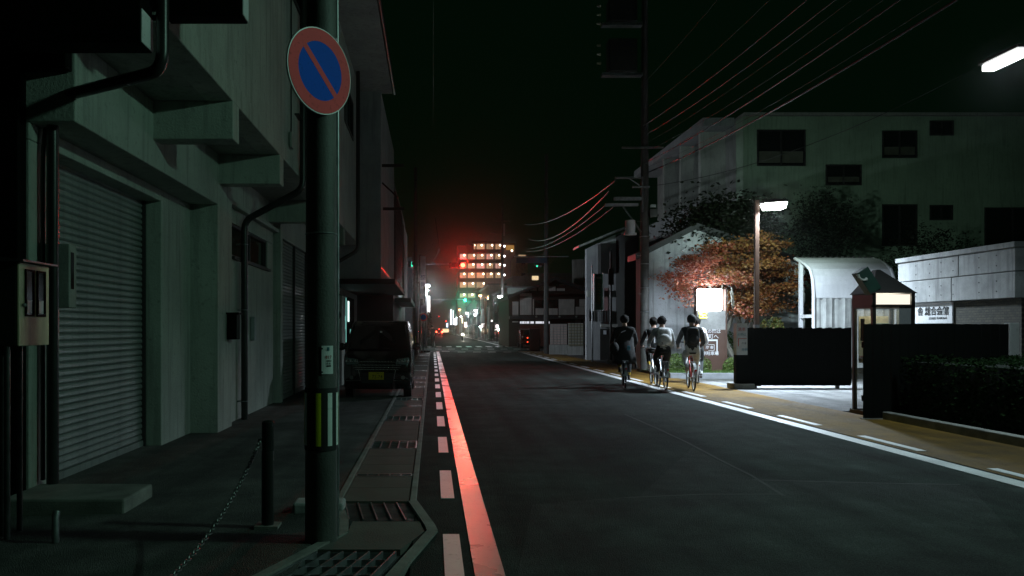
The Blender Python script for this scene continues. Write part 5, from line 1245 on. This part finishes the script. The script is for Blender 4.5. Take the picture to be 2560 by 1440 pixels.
light(fc_, 'tail_glow', 'SPOT', (fcx, 167.8, .85), 600, (1, .06, .03), (R(-85), 0, 0), .3, None, 140, .8)

# kerbside signs on the left before the crossing
ks = thing('kerb_signs', 'slim post with two round signs at the left kerb before the crossing', 'traffic sign', (px_x(1058, 52), 52, 0))
x = px_x(1058, 52)
MB().cyl((x, 52, -.02), (x, 52, 3.4), .035, n=10).build('post', m['galvanised'], ks)
def rnd(px, py, r, mats, dd=51.93):
    x, z = px_x(px, dd), py_z(py, dd); o = None
    for k, (rr, mt) in enumerate(mats): o2 = MB().cyl((x, dd-.004*k, z), (x, dd-.004*k+.02, z), rr*r, n=28).build('sign_disc', mt, ks)
rnd(1057.5, 773, .25, ((1, m['sign_white']), (.82, M('sign_paleblue', (.45, .52, .62), .4))))
rnd(1058.5, 793, .26, ((1, m['sign_red']), (.70, m['sign_blue'])))
text('11', .2, m['ink_teal'], ks, (px_x(1057.5, 51.9), 51.91, py_z(773, 51.9)))
vb = thing('vertical_board', 'tall white shop board with vertical blue characters on the left', 'sign', (px_x(1057, 50), 50, 0))
MB().box(px_x(1050.5, 50), px_x(1064, 50), 50, 50.15, py_z(746, 50), py_z(640, 50)).build('board', M('board_white', (.62, .65, .72), .5), vb); MB().cyl((px_x(1050, 50), 50.2, 0), (px_x(1050, 50), 50.2, py_z(636, 50)), .06, n=10).build('post', m['steel_dark'], vb)
text('整骨院', .34, M('ink_blue', (.05, .09, .25), .6), vb, (px_x(1057.2, 50), 49.99, py_z(712, 50)), vertical=True, spacing=1.3)
lb_ = thing('standing_board', 'low white standing board with vertical characters at the left kerb', 'sign', (px_x(1060, 54), 54, 0))
MB().box(px_x(1055, 53), px_x(1065.5, 53), 53, 53.05, py_z(868, 53), py_z(821, 53)).build('board', m['board_white'], lb_)
for p in (1055.5, 1065): MB().cyl((px_x(p, 53), 53.07, -.02), (px_x(p, 53), 53.07, py_z(821, 53)), .02, n=8).build('leg', m['steel_dark'], lb_)
text('月極駐車場', .19, m['ink_blue'], lb_, (px_x(1060.5, 53), 52.99, py_z(845, 53)), vertical=True, spacing=.95)
bush('dark clipped tree shape between the box sign and the pedestrian', px_x(1071, 70), 70, .32, .3, 2.9, 1500, [(.01, .02, .008), (.02, .03, .012)], 'street_shrub', 'street_shrub_leaf', .12, None)
# ------------------------------------------------------------------ people and bicycles
SKIN = M('skin', (.42, .25, .18), .6, var=.1); HAIR = M('hair', (.010, .009, .008), .8, spec=.2, var=.3, scale=20)
def skin_body(name, joints, edges, mats, parent, sub=2):
    names = list(joints); idx = {n: i for i, n in enumerate(names)}
    me = bpy.data.meshes.new(name); me.from_pydata([joints[n][0] for n in names], [(idx[a], idx[b]) for a, b, _ in edges], [])
    o = bpy.data.objects.new(name, me); COL.objects.link(o)
    o.modifiers.new('skin', 'SKIN'); sk = me.skin_vertices[0].data
    for n in names:
        r = joints[n][1]; sk[idx[n]].radius = r if isinstance(r, tuple) else (r, r)
    sk[idx['pelvis']].use_root = True
    ss = o.modifiers.new('sub', 'SUBSURF'); ss.levels = sub; ss.render_levels = sub
    bpy.context.view_layer.update()
    nm = bpy.data.meshes.new_from_object(o.evaluated_get(bpy.context.evaluated_depsgraph_get()))
    bpy.data.objects.remove(o); bpy.data.meshes.remove(me)
    nm.name = name; nm.materials.clear()
    for x in mats: nm.materials.append(x)
    segs = [(Vector(joints[a][0]), Vector(joints[b][0]), k) for a, b, k in edges]
    for p in nm.polygons:
        c = p.center; best = 9; bi = 0
        for a, b, k in segs:
            ab_ = b-a; t = max(0, min(1, (c-a).dot(ab_)/max(1e-9, ab_.length_squared))); dd = (a + ab_*t - c).length
            if dd < best: best = dd; bi = k
        p.material_index = bi; p.use_smooth = True
    b = bpy.data.objects.new(name, nm); COL.objects.link(b); b.parent = parent
    return b
# material slots: 0 jacket 1 trousers 2 skin 3 shoe 4 sock
def rider(label, pos, rz, lean, jacket, trousers, shoe, sock, headz=0, phase=0., arm_down=False, bulk=1.0, hair=HAIR, cap=None):
    t = thing('person', label, 'person', (0, 0, 0), 'riders on bicycles'); ROOT[t.name] = (0, 0, 0)
    J = {}; Ed = []
    pel = Vector((0, -.20, 1.0)); ch_ = pel + Vector((0, math.sin(lean)*.40, math.cos(lean)*.42)); nk = ch_ + Vector((0, math.sin(lean)*.14, math.cos(lean)*.15)); hd_ = nk + Vector((0, .05 + .05*math.sin(lean), .14))
    J['pelvis'] = (pel, (.165*bulk, .13)); J['waist'] = (pel.lerp(ch_, .45), (.15*bulk, .11)); J['chest'] = (ch_, (.175*bulk, .125)); J['neck'] = (nk, .06)
    J['head'] = (hd_, (.09, .105)); J['crown'] = (hd_ + Vector((0, .0, .095)), (.07, .085)); J['nose'] = (hd_ + Vector((0, .115, -.005)), .018); J['chin'] = (hd_ + Vector((0, .07, -.095)), .04)
    Ed += [('pelvis', 'waist', 0), ('waist', 'chest', 0), ('chest', 'neck', 0), ('neck', 'head', 2), ('head', 'crown', 2), ('head', 'nose', 2), ('head', 'chin', 2)]
    for s, n in ((-1, 'L'), (1, 'R')):
        sh_ = ch_ + Vector((s*.19*bulk, .0, .07))
        hand = Vector((s*.27, .40, 1.05)) if not arm_down else Vector((s*.30, .02, .80))
        el = sh_.lerp(hand, .5) + Vector((s*.07, -.03, -.10))
        J['sh'+n] = (sh_, .072*bulk); J['el'+n] = (el, .052*bulk); J['wr'+n] = (el.lerp(hand, .88), .036); J['palm'+n] = (hand, (.038, .024))
        Ed += [('chest', 'sh'+n, 0), ('sh'+n, 'el'+n, 0), ('el'+n, 'wr'+n, 0), ('wr'+n, 'palm'+n, 2)]
        fw = (hand - el).normalized()
        for k in range(4):
            b1 = hand + fw*.045 + Vector((s*(-.03 + .02*k), 0, 0)); b2 = b1 + fw*(.022 + .006*(k in (1, 2))) + Vector((0, 0, -.022)); 
            J['f%d%s' % (k, n)] = (b1, .009); J['g%d%s' % (k, n)] = (b2, .008); Ed += [('palm'+n, 'f%d%s' % (k, n), 2), ('f%d%s' % (k, n), 'g%d%s' % (k, n), 2)]
        J['th'+n] = (hand + Vector((-s*.05, .01, -.01)), .010); J['tt'+n] = (hand + Vector((-s*.055, .045, -.03)), .009); Ed += [('palm'+n, 'th'+n, 2), ('th'+n, 'tt'+n, 2)]
        hp = pel + Vector((s*.10, .0, -.05)); a = phase + (math.pi if s > 0 else 0)
        ped = Vector((s*.12, .03 + .17*math.cos(a), .29 + .17*math.sin(a)))
        an = ped + Vector((0, -.08, .12)); 
        dv = an - hp; L1, L2 = .43, .43; D = min(dv.length, .855); md = hp + dv.normalized()*D/2; hgt = math.sqrt(max(0, L1*L1 - D*D/4)); fwd = Vector((0, 1, .0)); fwd = (fwd - dv.normalized()*fwd.dot(dv.normalized())).normalized()
        kn = md + fwd*hgt + Vector((s*.03, 0, 0))
        J['hip'+n] = (hp, .105*bulk); J['mid'+n] = (hp.lerp(kn, .5), .088*bulk); J['kn'+n] = (kn, .066*bulk); J['cf'+n] = (kn.lerp(an, .35), .062*bulk); J['hem'+n] = (kn.lerp(an, .82), .052*bulk); J['an'+n] = (an, .036); J['he'+n] = (an + Vector((0, -.03, -.075)), .036); J['to'+n] = (ped + Vector((0, .12, .02)), (.042, .028))
        Ed += [('pelvis', 'hip'+n, 1), ('hip'+n, 'mid'+n, 1), ('mid'+n, 'kn'+n, 1), ('kn'+n, 'cf'+n, 1), ('cf'+n, 'hem'+n, 1), ('hem'+n, 'an'+n, 4), ('an'+n, 'he'+n, 3), ('he'+n, 'to'+n, 3)]
    skin_body('body', J, Ed, [jacket, trousers, SKIN, shoe, sock], t)
    h = MB().sphere(hd_ + Vector((0, -.022, .055)), (.112, .128, .120), 18, 12)
    h.v = [tuple(v) if v[2] > hd_.z - .03 or v[1] < hd_.y - .02 else (v[0]*.8, min(v[1], hd_.y + .05), hd_.z + .02) for v in h.v]
    if not cap: h.v = [(v[0] + random.uniform(-.012, .012), v[1] + random.uniform(-.012, .012), v[2] + random.uniform(-.016, .014)) for v in h.v]
    h.build('hair' if not cap else 'cap', cap or hair, t, smooth=True)
    for s in (-1, 1): MB().sphere(hd_ + Vector((s*.088, .0, -.005)), (.014, .022, .034), 8, 6).build('ear', SKIN, t, smooth=True); MB().sphere(hd_ + Vector((s*.033, .088, .015)), (.013, .010, .010), 8, 6).build('eye', m['ink'], t)
    t.location = pos; t.rotation_euler.z = rz
    return t, dict(pel=pel, chest=ch_, neck=nk, head=hd_)
def bicycle(label, pos, rz, col, steer=0.):
    t = thing('bicycle', label, 'bicycle', (0, 0, 0), 'bicycles being ridden away'); ROOT[t.name] = (0, 0, 0)
    FM = M('bike_' + label[:6], col, .25, .3, var=0, coat=.6); ST_ = m['galvanised']
    rw, fw_ = Vector((0, -.52, .335)), Vector((0, .56, .335)); bb = Vector((0, .03, .29)); st = Vector((0, -.16, .80)); hd_ = Vector((0, .40, .86)); hl = Vector((0, .43, .72))
    f = MB()
    for a, b, r in ((bb, st, .017), (st, hd_, .016), (bb, hl, .019), (hl, hd_, .02)): f.tube([a, b], r, 8)
    for s in (-1, 1): f.tube([bb + Vector((s*.03, 0, 0)), rw + Vector((s*.06, 0, 0))], .010, 6); f.tube([st, rw + Vector((s*.06, 0, 0))], .009, 6)
    f.build('frame', FM, t, smooth=True)
    fk = MB(); fk.tube([hd_ + Vector((0, -.01, .06)), hl], .016, 8)
    for s in (-1, 1): fk.tube([hl, hl + Vector((s*.045, .02, -.05)), fw_ + Vector((s*.05, 0, 0))], .011, 6)
    fk.build('fork', ST_, t, smooth=True)
    for c in (rw, fw_):
        w_ = MB().torus(c, .315, .02, 'x', 40, 8).build('wheel', m['rubber'], t, smooth=True); MB().torus(c, .293, .009, 'x', 40, 6).build('rim', ST_, w_, smooth=True)
        sp__ = MB()
        for k in range(16): a = 2*math.pi*k/16; sp__.tube([c + Vector((.02*(-1)**k, 0, 0)), c + Vector((0, .29*math.cos(a), .29*math.sin(a)))], .0022, 3)
        sp__.build('spokes', ST_, w_); MB().cyl(c - Vector((.05, 0, 0)), c + Vector((.05, 0, 0)), .02, n=10).build('hub', ST_, w_)
        fd = MB(); vs = []; fs = []
        for k in range(11):
            a = R(20 + 140*k/10) if c is fw_ else R(15 + 165*k/10)
            for s in (-.03, .03): vs.append((s, c.y + .35*math.cos(a), c.z + .35*math.sin(a)))
        for k in range(10): fs.append((2*k, 2*k+1, 2*k+3, 2*k+2))
        fd._add(vs, fs); fd.build('mudguard', ST_, t)
    MB().tube([(-.28, .36, 1.03), (-.22, .44, 1.02), (0, .40, .98), (.22, .44, 1.02), (.28, .36, 1.03)], .012, 8).build('handlebar', ST_, t, smooth=True); MB().tube([hd_, (0, .40, .98)], .014, 8).build('stem', ST_, t)
    MB().tube([st, (0, -.19, .92)], .013, 8).build('seat_post', ST_, t)
    sd = MB(); sd._add([(-.085, -.32, .93), (.085, -.32, .93), (.1, -.24, .945), (.03, -.05, .94), (-.03, -.05, .94), (-.1, -.24, .945), (-.07, -.3, .89), (.07, -.3, .89), (.02, -.08, .91), (-.02, -.08, .91)], [(0, 1, 2, 3, 4, 5), (6, 9, 8, 7), (0, 6, 7, 1), (1, 7, 2), (2, 7, 8, 3), (3, 8, 9, 4), (4, 9, 5), (5, 9, 6, 0)]); sd.build('saddle', m['rubber'], t, bevel=.01)
    ck = MB(); ck.cyl(bb - Vector((.06, 0, 0)), bb + Vector((.06, 0, 0)), .02, n=10)
    for s in (-1, 1): ck.tube([bb + Vector((s*.07, 0, 0)), bb + Vector((s*.08, -s*.17*math.cos(.6), -s*.17*math.sin(.6)))], .010, 6); ck.box(s*.08, s*.17, bb.y - s*.14 - .04, bb.y - s*.14 + .04, bb.z - s*.096 - .01, bb.z - s*.096 + .01)
    ck.torus(bb + Vector((.06, 0, 0)), .085, .008, 'x', 24, 5); ck.build('crank', ST_, t)
    MB().cyl((0, -.555 - .32, .52), (0, -.57 - .32, .52), .025, n=12).build('reflector', M('reflector_red', (.35, .02, .02), .2), t)
    rk = MB(); 
    for s in (-1, 1): rk.tube([(s*.06, -.86, .71), (s*.06, -.3, .71)], .006, 5); rk.tube([(s*.06, -.55, .71), rw + Vector((s*.07, 0, 0))], .005, 5)
    for y in (-.84, -.66, -.48, -.32): rk.tube([(-.06, y, .71), (.06, y, .71)], .005, 5)
    rk.build('carrier', ST_, t)
    bk = MB()
    for z, q in ((.74, .12), (.86, .15), (.98, .17)): bk.tube([(-q, .50, z), (q, .50, z), (q, .50+q*1.3, z), (-q, .50+q*1.3, z), (-q, .50, z)], .005, 4)
    for s in (-1, 1):
        for y in (0, .5, 1): bk.tube([(s*.12, .50+.156*y, .74), (s*.17, .50+.22*y, .98)], .004, 4)
    if 'basket' in label: bk.build('basket', m['steel_dark'], t)
    t.location = pos; t.rotation_euler.z = rz
    return t
def backpack(label, ref, pos, rz, mats, w=.30, h=.44, dpt=.17, lean=0., cat='backpack'):
    t = thing('backpack', label, cat, (0, 0, 0), 'bags carried by the riders'); ROOT[t.name] = (0, 0, 0)
    c = ref['chest'].lerp(ref['pel'], .28) + Vector((0, -.20, .03)); rot = Matrix.Rotation(-lean, 3, 'X')
    b = MB().sphere((0, 0, 0), (w/2, dpt/2, h/2), 18, 12)
    def sq(v):
        v = Vector(v); k = lambda q, s: math.copysign(abs(q/s)**.55*s, q) if abs(q) > 1e-9 else 0
        return tuple(rot @ Vector((k(v.x, w/2), k(v.y, dpt/2), k(v.z, h/2))) + c)
    b.v = [sq(v) for v in b.v]; b.build('bag', mats[0], t, smooth=True)
    p = MB().sphere((0, 0, 0), (w*.38, dpt*.22, h*.25), 14, 10); p.v = [tuple(rot @ (Vector(v) + Vector((0, -dpt*.5, -h*.16))) + c) for v in p.v]; p.build('pocket', mats[1], t, smooth=True)
    for s in (-1, 1):
        sp1 = MB().tube([c + rot @ Vector((s*w*.32, dpt*.3, h*.42)), c + rot @ Vector((s*w*.40, dpt*.9, h*.55)), c + rot @ Vector((s*w*.5, dpt*1.9, h*.30)), c + rot @ Vector((s*w*.52, dpt*1.7, -h*.1)), c + rot @ Vector((s*w*.42, dpt*.3, -h*.35))], .02, 6)
        sp1.build('strap', mats[1], t, smooth=True)
    t.location = pos; t.rotation_euler.z = rz; return t
BLK = M('cloth_black', (.012, .013, .013), .85, var=.3, scale=9, bump=.4, bscale=30); DGR = M('cloth_charcoal', (.022, .025, .026), .85, var=.3, scale=9, bump=.4, bscale=30)
GRY = M('cloth_grey', (.42, .44, .44), .85, var=.25, scale=9, bump=.4, bscale=30); WHT = M('cloth_white', (.62, .63, .64), .8, var=.2, scale=9, bump=.4, bscale=25); YEL = M('sock_yellow', (.55, .36, .03), .8, var=.2); SHO = M('shoe_dark', (.02, .018, .016), .6); SHL = M('shoe_tan', (.32, .27, .22), .7); ORA = M('bag_orange', (.5, .17, .05), .7, var=.2)
# rider 1: long black coat
p1 = (px_x(1565, 20.6), 20.8, .006); r1 = R(-10.5)
rd, ref = rider('person in a long black coat with yellow socks riding at the left of the group', p1, r1, R(6), BLK, DGR, SHO, YEL, phase=2.4, arm_down=False, bulk=1.12)
bicycle('black bicycle under the rider in the long coat', p1, r1, (.01, .012, .012))
ct = MB(); vs = []; fs = []; rings = [(1.50, .11, .09, -.02), (1.44, .225, .125, -.06), (1.30, .235, .14, -.1), (1.15, .235, .16, -.16), (1.0, .25, .19, -.2), (.85, .28, .20, -.22), (.72, .30, .2, -.23), (.62, .31, .19, -.24)]
nn = 22
for zz, rx, ry, yc in rings:
    for k in range(nn):
        a = R(150) + R(240)*k/(nn-1); wv = 1 + .05*math.sin(k*2.3 + zz*4)*(1.5-zz)
        vs.append((rx*math.cos(a)*wv, yc + ry*math.sin(a)*wv, zz - (.12 if k > nn-6 else 0)*(1.5-zz)))
for i in range(len(rings)-1):
    for k in range(nn-1): fs.append((i*nn+k, i*nn+k+1, (i+1)*nn+k+1, (i+1)*nn+k))
ct._add(vs, fs); co = ct.build('coat', BLK, rd, smooth=True); sd_ = co.modifiers.new('thick', 'SOLIDIFY'); sd_.thickness = .012
bg_ = thing('shoulder_bag', 'black shoulder bag at the left side of the coated rider', 'bag', (p1[0]-.31, 20.55, .95), 'bags carried by the riders')
MB().sphere((p1[0]-.31, 20.55, 1.02), (.12, .16, .17), 14, 10).build('bag', BLK, bg_, smooth=True); MB().tube([(p1[0]-.30, 20.55, 1.15), (p1[0]-.15, 20.52, 1.42), (p1[0]+.06, 20.6, 1.5)], .015, 6).build('strap', DGR, bg_)
tag(MB().box(p1[0]-.05, p1[0]+.03, 20.26, 20.275, .98, 1.09).build('hanging_tag', M('tag_blue', (.05, .25, .38), .5), bevel=.004), 'small blue tag hanging behind the coated rider', 'tag')
# rider 2: dark, further
p2 = (px_x(1637, 21.4), 21.5, .006)
rd2, rf2 = rider('person in dark clothes riding just left of the white jacket', p2, R(-9), R(24), DGR, BLK, SHL, YEL, phase=.9)
bicycle('grey basket bicycle of the dark rider in the middle', p2, R(-9), (.25, .26, .27))
# rider 3: white jacket
p3 = (px_x(1661, 20.0), 20.2, .006)
rd3, rf3 = rider('person with a dark cap and a white jacket riding in the middle', p3, R(-7), R(22), M('jacket_light', (.42, .43, .43), .8, var=.3, bump=.4), BLK, SHO, BLK, phase=2.2, bulk=1.05)
bicycle('dark bicycle under the rider with the white backpack', p3, R(-7), (.02, .022, .022))
PAT = M('cloth_pattern', (.62, .63, .63), .8, var=.85, scale=11)
backpack('white and black patterned backpack on the middle rider', rf3, p3, R(-7), (PAT, M('cloth_offwhite', (.5, .5, .5), .8)), .36, .46, .2, R(22))
# rider 4: grey trousers, red bicycle
p4 = (px_x(1736, 19.7), 19.95, .006)
rd4, rf4 = rider('person in wide grey trousers and a dark cap riding the red bicycle', p4, R(-11), R(7), DGR, GRY, SHL, GRY, phase=2.0, bulk=1.1, cap=BLK)
bicycle('red bicycle under the rider in grey trousers', p4, R(-11), (.42, .03, .02))
backpack('black backpack on the rider in grey trousers', rf4, p4, R(-11), (BLK, DGR), .31, .44, .17, R(7))
# rider 5: half hidden in front of rider 4
p5 = (px_x(1747, 22.4), 22.6, .006)
rd5, rf5 = rider('person in a pale top half hidden beyond the grey trousers rider', p5, R(-14), R(16), WHT, DGR, SHO, GRY, phase=1.4)
bicycle('silver bicycle half hidden beyond the red one', p5, R(-14), (.4, .41, .42))
backpack('orange bag on the half hidden rider', rf5, p5, R(-14), (ORA, ORA), .28, .36, .15, R(16), 'bag')
# pedestrian beyond the crossing
pd = thing('person', 'dark figure walking at the left kerb beyond the crossing', 'person', (0, 0, 0)); ROOT[pd.name] = (0, 0, 0)
J = {'pelvis': ((0, 0, .92), (.15, .11)), 'waist': ((0, .01, 1.12), (.14, .10)), 'chest': ((0, .03, 1.36), (.18, .12)), 'neck': ((0, .04, 1.5), .06), 'head': ((0, .06, 1.62), (.085, .1)), 'crown': ((0, .05, 1.7), (.07, .08))}
Ed = [('pelvis', 'waist', 0), ('waist', 'chest', 0), ('chest', 'neck', 0), ('neck', 'head', 2), ('head', 'crown', 2)]
for s, n in ((-1, 'L'), (1, 'R')):
    J.update({'sh'+n: ((s*.19, .02, 1.43), .07), 'el'+n: ((s*.26, .0+s*.08, 1.16), .05), 'wr'+n: ((s*.27, .05+s*.16, .93), .034), 'pa'+n: ((s*.27, .07+s*.18, .85), (.03, .02)), 'hi'+n: ((s*.1, 0, .88), .1), 'kn'+n: ((s*.1, .06-s*.12, .48), .065), 'an'+n: ((s*.1, -s*.24, .1), .04), 'to'+n: ((s*.1, .14-s*.24, .04), (.04, .03))})
    Ed += [('chest', 'sh'+n, 0), ('sh'+n, 'el'+n, 0), ('el'+n, 'wr'+n, 0), ('wr'+n, 'pa'+n, 2), ('pelvis', 'hi'+n, 1), ('hi'+n, 'kn'+n, 1), ('kn'+n, 'an'+n, 1), ('an'+n, 'to'+n, 3)]
skin_body('body', J, Ed, [BLK, BLK, SKIN, SHO], pd); MB().sphere((0, .03, 1.67), (.1, .11, .1), 12, 8).build('hair', HAIR, pd, smooth=True)
pd.location = (px_x(1081, 66), 66.2, .05)

# ------------------------------------------------------------------ thin forward scattering haze, added to give the lamps a bloom
hz = MB().box(-420, 420, -70, 920, -1.5, 60).build('haze', None or bpy.data.materials.new('bloom_haze')); hz['kind'] = 'stuff'; hz['label'] = 'thin haze added over the street to give the lamps a glow'; hz['category'] = 'haze'
hm = hz.data.materials[0]; hm.use_nodes = True; nt = hm.node_tree; nt.nodes.clear()
o_ = nt.nodes.new('ShaderNodeOutputMaterial'); pv = nt.nodes.new('ShaderNodeVolumePrincipled')
pv.inputs['Density'].default_value = .00045; pv.inputs['Anisotropy'].default_value = .975; pv.inputs['Color'].default_value = (.9, .92, .9, 1)
nt.links.new(pv.outputs[0], o_.inputs['Volume'])
